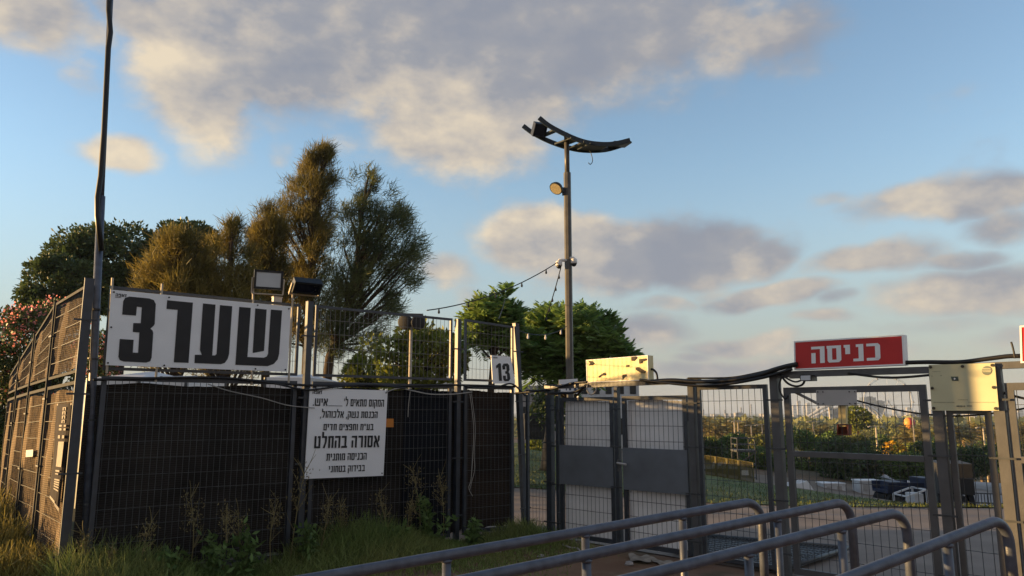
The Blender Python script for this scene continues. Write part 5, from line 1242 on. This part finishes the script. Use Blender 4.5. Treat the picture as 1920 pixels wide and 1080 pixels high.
def wheel(r, c, rad, w, axis=(1, 0, 0)):
    mx = Vector(axis).to_track_quat('Z', 'Y').to_matrix()
    t = MB(); t.lathe(c, [(rad*.7, -w/2), (rad, -w*.4), (rad, w*.4), (rad*.7, w/2)], 16, mx); wo = t.build('wheel', M['tyre'], r, smooth=False)
    h = MB(); h.lathe(c, [(rad*.55, -w*.52), (rad*.55, w*.52)], 12, mx); h.build('rim', M['wire'], wo)
def truck(label, ctr, z0, L_, W_, body_h, ang, mt, cab_mt, boxy=True, name='truck', deck=.85):
    r = thing(name, label, 'truck', Vector((ctr[0], ctr[1], z0))); X = Vector((math.cos(ang), math.sin(ang), 0)); Yv = Vector((-X.y, X.x, 0)); c = Vector((ctr[0], ctr[1], z0))
    mb = MB(); mb.bar(c-X*L_/2+Vector((0, 0, .65)), c+X*L_/2+Vector((0, 0, .65)), W_*.5, .22); mb.build('chassis', M['dark'], r)
    bl_ = L_*.70
    if boxy:
        mb = MB(); mb.bar(c-X*L_/2+Vector((0, 0, .85+body_h/2)), c-X*(L_/2-bl_)+Vector((0, 0, .85+body_h/2)), W_, body_h); mb.build('cargo_box', M[mt], r)
        mb = MB(); mb.bar(c-X*(L_/2+.012)+Yv*0+Vector((0, 0, .85+body_h/2)), c-X*L_/2+Vector((0, 0, .85+body_h/2)), W_*.97, body_h*.98); mb.build('rear_door', M['truckbox'], r)
    else:
        mb = MB(); mb.bar(c-X*L_/2+Vector((0, 0, .9)), c-X*(L_/2-bl_)+Vector((0, 0, .9)), W_, .12)
        for s in (-1, 1): mb.bar(c-X*L_/2+Yv*s*W_/2+Vector((0, 0, 1.15)), c-X*(L_/2-bl_)+Yv*s*W_/2+Vector((0, 0, 1.15)), .06, .4)
        mb.build('flatbed', M[mt], r)
        mb = MB(); mb.bar(c-X*(L_*.38)+Vector((0, 0, 1.15)), c-X*(L_*.10)+Vector((0, 0, 1.15)), W_*.7, .42); mb.build('tarpaulin_load', M['blue'], r)
    cb0 = c-X*(L_/2-bl_-.12); ch = 1.6 if boxy else 1.0
    pr = [(0, .55), (L_*.28, .55), (L_*.28, 1.1), (L_*.23, .55+ch), (0, .55+ch)]
    mb = MB(); mb.prism([cb0+X*a+Yv*W_*.47+Vector((0, 0, z)) for a, z in pr], -Yv*W_*.94); cab = mb.build('cab', M[cab_mt], r)
    for s in (-1, 1):
        m2 = MB(); m2.poly([cb0+X*a+Yv*s*(W_*.47+.006)+Vector((0, 0, z)) for a, z in ((.15, 1.25), (L_*.25, 1.25), (L_*.225, .45+ch), (.15, .45+ch))]); m2.build('window', M['solar'], r)
    m2 = MB(); m2.poly([cb0+X*(L_*.28+.012-.05*L_*q)+Yv*s*W_*.42+Vector((0, 0, 1.12+q*(ch-.62))) for s, q in ((-1, .1), (1, .1), (1, .92), (-1, .92))]); m2.build('windscreen', M['solar'], r)
    for s in (-1, 1):
        for q in (-.34, .36): wheel(r, c+X*L_*q+Yv*s*W_*.42+Vector((0, 0, .45)), .45, .26, Yv)
        m2 = MB(); m2.box(cb0+X*(L_*.285)+Yv*s*W_*.36+Vector((0, 0, .8)), (.05, .05, .05), ang); m2.build('headlight', M['glass'], r)
    return r
truck('tall black box truck parked beyond the lawn', (P(1791, 962, 34).x+.85, 35.8), -2.85, 3.6, 1.4, 1.35, R(70), 'truckside', 'blue')
c = P(1722, 946, 37.5); truck('blue flatbed truck with a tarpaulin load left of the black box truck', (c.x, 38.6), c.z-.35, 2.7, 1.4, .9, R(4), 'blue', 'blue', False)
# white trailer frame in front of it
c = P(1716, 962, 34.5); z0 = c.z; r = thing('trailer', 'small white tubular trailer frame before the blue truck', 'trailer', Vector((c.x, 34.5, z0)))
mb = MB()
x0, x1 = P(1696, 950, 34.5).x, P(1733, 950, 34.5).x
pp = [(x0, 34.2, z0+.15), (x0, 34.2, z0+.75), (x1, 34.2, z0+1.05), (x1, 34.2, z0+.15)]
for dy in (0, 1.2):
    P2 = [Vector(p)+Vector((0, dy, 0)) for p in pp]
    for a, b in zip(P2, P2[1:]+P2[:1]): mb.bar(a, b, .07)
for p in pp: mb.bar(p, Vector(p)+Vector((0, 1.2, 0)), .06)
mb.build('frame', M['cabin'], r); wheel(r, Vector(((x0+x1)/2, 34.3, z0+.2)), .25, .15, (0, 1, 0)); wheel(r, Vector(((x0+x1)/2, 35.3, z0+.2)), .25, .15, (0, 1, 0))
mb = MB(); mb.box((x1-.25, 34.8, z0+.55), (.4, .8, .6)); mb.build('tank', M['cabin'], r)
# silver sheeted machine on the left
c = P(1500, 950, 33); z0 = c.z; r = thing('covered_machine', 'machine under crumpled silver sheeting beside the lawn', 'machine', Vector((c.x, 33, z0)))
mb = MB(); n = 10
for j in range(n+1):
    for i in range(n+1):
        u, v = i/n, j/n; h = 1.05*min(1, 4*u*(1-u)*1.3, 4*v*(1-v)*1.6)*(.8+.3*u)+random.uniform(-.08, .08)
        mb.v.append((c.x-.75+1.5*u, 32.6+1.2*v, z0+max(0, h)))
m = n+1; mb.f = [(j*m+i, j*m+i+1, (j+1)*m+i+1, (j+1)*m+i) for j in range(n) for i in range(n)]; mb.m = [0]*len(mb.f)
mb.build('sheeting', M['cabin'], r)
mb = MB(); mb.box((c.x, 33.2, z0+.05), (1.6, 1.3, .1)); mb.build('base', M['dark'], r)
def barrier(label, a, b, h=1.0):
    r = thing('crowd_barrier', label, 'barrier', (a+b)/2, 'yellow crowd barriers along the lawn'); mb = MB(); up = Vector((0, 0, 1))
    mb.tube([a+up*.08, a+up*h, b+up*h, b+up*.08], .03, 6); mb.bar(a+up*.18, b+up*.18, .04); mb.build('frame', M['yellow'], r)
    w = MB()
    for i in range(1, 14): p = a.lerp(b, i/14); w.bar(p+up*.18, p+up*h, .02)
    w.build('bars', M['yellow'], r)
    for p in (a, b): f = MB(); d = Vector((.1, 1, 0)); f.bar(p-d*.3+up*.05, p+d*.3+up*.05, .05); f.build('foot', M['yellow'], r)
bp = [(1324, 897), (1345, 900), (1366, 904), (1388, 908), (1416, 913)]
for i in range(4):
    Yb = 33-.35*i; a = P(*bp[i], Yb); b = P(bp[i+1][0]-2, bp[i+1][1], Yb-.3); barrier('yellow crowd barrier in the row on the left of the lawn', a, b, .98)
# scaffold tower
Ys = 38; x0, x1 = P(1383, 850, Ys).x, P(1416, 850, Ys).x; z0 = P(1383, 906, Ys).z; z1 = P(1383, 822, Ys).z
r = thing('scaffold_tower', 'pale scaffold tower with a platform standing by the barriers', 'scaffold', Vector(((x0+x1)/2, Ys, z0)))
for x in (x0, x1):
    for y in (Ys, Ys+1.0): mb = MB(); mb.tube([(x, y, z0), (x, y, z1)], .03, 6); mb.build('upright', M['wire'], r)
mb = MB()
for q in (.12, .42, .7, .86, 1.0):
    z = z0+(z1-z0)*q
    for a, b in (((x0, Ys), (x1, Ys)), ((x0, Ys+1), (x1, Ys+1)), ((x0, Ys), (x0, Ys+1)), ((x1, Ys), (x1, Ys+1))): mb.bar((*a, z), (*b, z), .045)
mb.bar((x0, Ys, z0+(z1-z0)*.42), (x1, Ys, z0+(z1-z0)*.68), .04); mb.bar((x1, Ys+1, z0+(z1-z0)*.42), (x0, Ys+1, z0+(z1-z0)*.68), .04); mb.build('braces', M['wire'], r)
mb = MB(); mb.box(((x0+x1)/2, Ys+.5, z0+(z1-z0)*.72), (x1-x0+.1, 1.1, .08)); mb.build('platform', M['wire'], r)
q = [P(1391, 882, Ys-.1), P(1403, 882, Ys-.1), P(1403, 891, Ys-.1), P(1391, 891, Ys-.1)]
mb = MB(); mb.prism(q, (0, .03, 0)); tag(mb.build('small_sign', M['white'], loc=q[3]), 'small white sign on the scaffold tower', 'sign')
# stage platform with spotlights
x0, x1 = P(1312, 880, 39).x, P(1392, 880, 39).x; z0 = P(1320, 905, 39).z; z1 = P(1320, 879, 39).z
r = thing('stage_platform', 'black stage platform behind the yellow barriers', 'stage', Vector(((x0+x1)/2, 40, z0)))
mb = MB(); mb.box(((x0+x1)/2, 40, z1-.08), (x1-x0, 2, .16)); mb.build('deck', M['dark'], r)
mb = MB(); mb.box(((x0+x1)/2, 40, (z0+z1)/2-.05), (x1-x0-.2, 1.8, z1-z0-.14)); mb.build('skirt', M['truckbox'], r)
for px, lb in ((1340, 'left white spotlight on the black stage platform'), (1352, 'middle white spotlight on the black stage platform'), (1362, 'right white spotlight on the black stage platform')):
    c = P(px, 873, 39.6); r = thing('spotlight', lb, 'spotlight', Vector((c.x, 39.6, z1)))
    mb = MB(); mx = Vector((random.uniform(-.5, .5), -.5, .8)).to_track_quat('Z', 'Y').to_matrix(); mb.lathe(c, [(.08, -.15), (.12, -.05), (.14, .12)], 12, mx); mb.build('head', M['cabin'], r)
    mb = MB(); mb.bar((c.x, 39.6, z1), c, .06); mb.build('base', M['dark'], r)
# dark kerb rails by the road, railing and plaza on the right
pl2 = [T(1, 1)]
def kerb(label, a, b, Y0, Y1):
    p = P(*a, Y0); q = P(*b, Y1); mb = MB(); mb.bar(p, q, .25, .16); tag(mb.build('cable_ramp', M['truckside'], loc=p), label, 'ramp')
kerb('long dark cable ramp on the sandy road left of the blue truck', (1525, 933), (1668, 952), 35, 33)
kerb('second dark cable ramp beside the lawn behind the white cabins', (1580, 935), (1668, 946), 37, 35)
plz = sheet('plaza', dense([(25, 44.0), (30, 43), (40, 42)], 4), dense([(30, 74), (44, 74), (60, 72)], 4), 12, M['plaza'], .05, 'pale paved plaza behind the sunlit gate post')
r0 = P(1818, 940, 42); r1 = P(1950, 945, 42); up = Vector((0, 0, 1))
r = thing('railing', 'grey railing along the pale plaza at the right', 'railing', (r0+r1)/2-up*1.0)
mb = MB()
for q in (.0, -.5, -.95): mb.bar(r0+up*(q+.45), r1+up*(q+.45), .06)
for i in range(24): p = r0.lerp(r1, i/23); mb.bar(p+up*.45, p-up*.9, .035)
mb.build('bars', M['wire'], r)
# ------------------------------------------------------------------ far landmarks and skyline
def arc_pts(pts, Y): return [P(x, y, Y) for x, y in pts]
Ya = 900; r = thing('arched_bridge', 'white arched structure on the skyline behind the entrance gate', 'bridge', Vector((P(1585, 800, Ya).x, Ya, tz(400, Ya))))
mb = MB(); mb.tube(arc_pts([(1494, 794), (1516, 781), (1540, 766), (1562, 758), (1590, 754), (1620, 757), (1640, 768), (1655, 783), (1664, 797)], Ya), 1.7, 6); mb.build('arch', M['cabin'], r)
mb = MB(); mb.tube(arc_pts([(1500, 795), (1525, 782), (1548, 770), (1575, 763), (1605, 762), (1628, 767), (1644, 780), (1656, 796)], Ya+12), 1.2, 6)
for i in range(9):
    x = 1510+i*17; yy = np.interp(x, [1494, 1540, 1590, 1640, 1664], [794, 766, 754, 768, 797]); mb.bar(P(x, yy, Ya), P(x, 797, Ya), .7)
mb.build('hangers', M['cabin'], r)
Yf = 650; cc = P(1666, 752, Yf); Rw = 46*Yf/FPX; r = thing('ferris_wheel', 'faint pale ferris wheel rising above the skyline', 'ferris wheel', Vector((cc.x, Yf, tz(cc.x, Yf))))
mb = MB()
for rr in (Rw, Rw*.93): mb.tube([cc+Vector((rr*math.cos(t*math.pi/20), 0, rr*math.sin(t*math.pi/20))) for t in range(41)], .22, 5, cap=False)
mb.build('rim', M['cabin'], r); mb = MB()
for t in range(12): a = t*math.pi/6; mb.bar(cc, cc+Vector((Rw*math.cos(a), 0, Rw*math.sin(a))), .14)
mb.build('spokes', M['cabin'], r); mb = MB()
for s in (-1, 1): mb.bar(cc, Vector((cc.x+s*11, Yf, tz(cc.x, Yf))), .5)
mb.build('legs', M['cabin'], r)
for t in range(16):
    a = t*math.pi/8; mb = MB(); p = cc+Vector((Rw*math.cos(a), 0, Rw*math.sin(a)-1)); mb.box(p, (1.0, 1.0, 1.2)); mb.build('cabin', M['grey_plate'], r)
Yb = 230; c = P(1705, 793, Yb); rb = 10*Yb/FPX; r = thing('balloon', 'red and orange balloon dome among the far trees', 'balloon', c-Vector((0, 0, rb*1.2)))
mb = MB(); pr = [(rb*math.sin(t*math.pi/10), -rb*math.cos(t*math.pi/10)) for t in range(1, 10)]; mb.lathe(c, [(rb*.2, -rb*1.2)]+pr+[(.05, rb)], 16); mb.cur = 0
o = mb.build('envelope', [M['balloon'], M['balloon_o']], r, smooth=True)
for p in o.data.polygons: p.material_index = 1 if (p.center.x < -rb*.25) else 0
mb = MB(); mb.box(c-Vector((0, 0, rb*1.35)), (.9, .9, .7)); mb.build('basket', M['wood'], r)
def tower(px0, px1, yt, Y, mt='town', label='pale tower block in the hazy skyline', group='towers of the hazy skyline', fl=9):
    x0, x1 = P(px0, 780, Y).x, P(px1, 780, Y).x; zt_ = P(px0, yt, Y).z; b = Vector(((x0+x1)/2, Y, tz(x0, Y))); w = x1-x0; H = zt_-b.z
    r = thing('tower_block', label, 'tower', b, group)
    mb = MB(); mb.box((b.x, Y+w*.4, b.z+H/2), (w, w*.8, H), 0); mb.build('wall', M[mt], r)
    mb = MB(); mb.box((b.x+w*.1, Y+w*.4, zt_+H*.02), (w*.5, w*.4, H*.04)); mb.build('roof_plant', M[mt], r)
    n = max(3, int(H/9)); mb = MB()
    for i in range(n): mb.box((b.x, Y-.3, b.z+H*(i+.6)/n), (w*.86, .8, H/n*.4))
    mb.build('window_bands', M['town_d'], r)
Y0 = 2400
for px0, px1, yt in [(1318, 1321, 768), (1358, 1361, 769), (1389, 1392, 764), (1408, 1411, 758), (1488, 1494, 760), (1497, 1503, 752), (1507, 1511, 762), (1514, 1521, 756), (1524, 1530, 766), (1533, 1539, 763), (1545, 1550, 768), (1676, 1683, 762), (1690, 1696, 768), (1702, 1710, 764), (1716, 1720, 770), (1732, 1741, 762), (1746, 1752, 768), (1779, 1786, 765), (1792, 1803, 752), (1808, 1818, 760), (1822, 1828, 768), (1895, 1903, 766), (1911, 1920, 769), (1930, 1940, 762)]:
    tower(px0, px1, yt, Y0+random.uniform(-300, 700))
for i in range(46):
    px = random.uniform(1270, 1950); w = random.uniform(5, 16); tower(px, px+w, random.uniform(773, 781), random.uniform(1300, 2300), 'town', 'low pale block at the foot of the hazy skyline', 'low blocks below the skyline')
tower(1622, 1645, 745, 1500, 'town_d', 'broad dark office block on the skyline, left half of the dark pair', None)
tower(1644, 1661, 752, 1520, 'town_d', 'narrower dark office block beside the broad dark one', None)
tower(1556, 1561, 762, 900, 'pale_pole', 'slim pale tower in front of the white arch', None)
tower(1563, 1572, 766, 950, 'blue', 'small blue glass block under the white arch', None)
# ------------------------------------------------------------------ haze
hz = MB(); hz.box((0, 2850, 0), (11200, 6100, 92)); o = hz.build('haze', None); o['kind'] = 'stuff'; o['label'] = 'thin evening haze over the valley and city'; o['category'] = 'haze'
mt = bpy.data.materials.new('evening_haze'); mt.use_nodes = True; nt = mt.node_tree; nt.nodes.remove(nt.nodes['Principled BSDF'])
v = nt.nodes.new('ShaderNodeVolumePrincipled'); v.inputs['Density'].default_value = .00026; v.inputs['Color'].default_value = (.55, .70, .95, 1); v.inputs['Anisotropy'].default_value = 0.0
nt.links.new(v.outputs[0], nt.nodes['Material Output'].inputs['Volume']); o.data.materials.append(mt)
SC.cycles.volume_bounces = 0; SC.cycles.max_bounces = 8; SC.cycles.transparent_max_bounces = 16
SC.cycles.use_adaptive_sampling = True
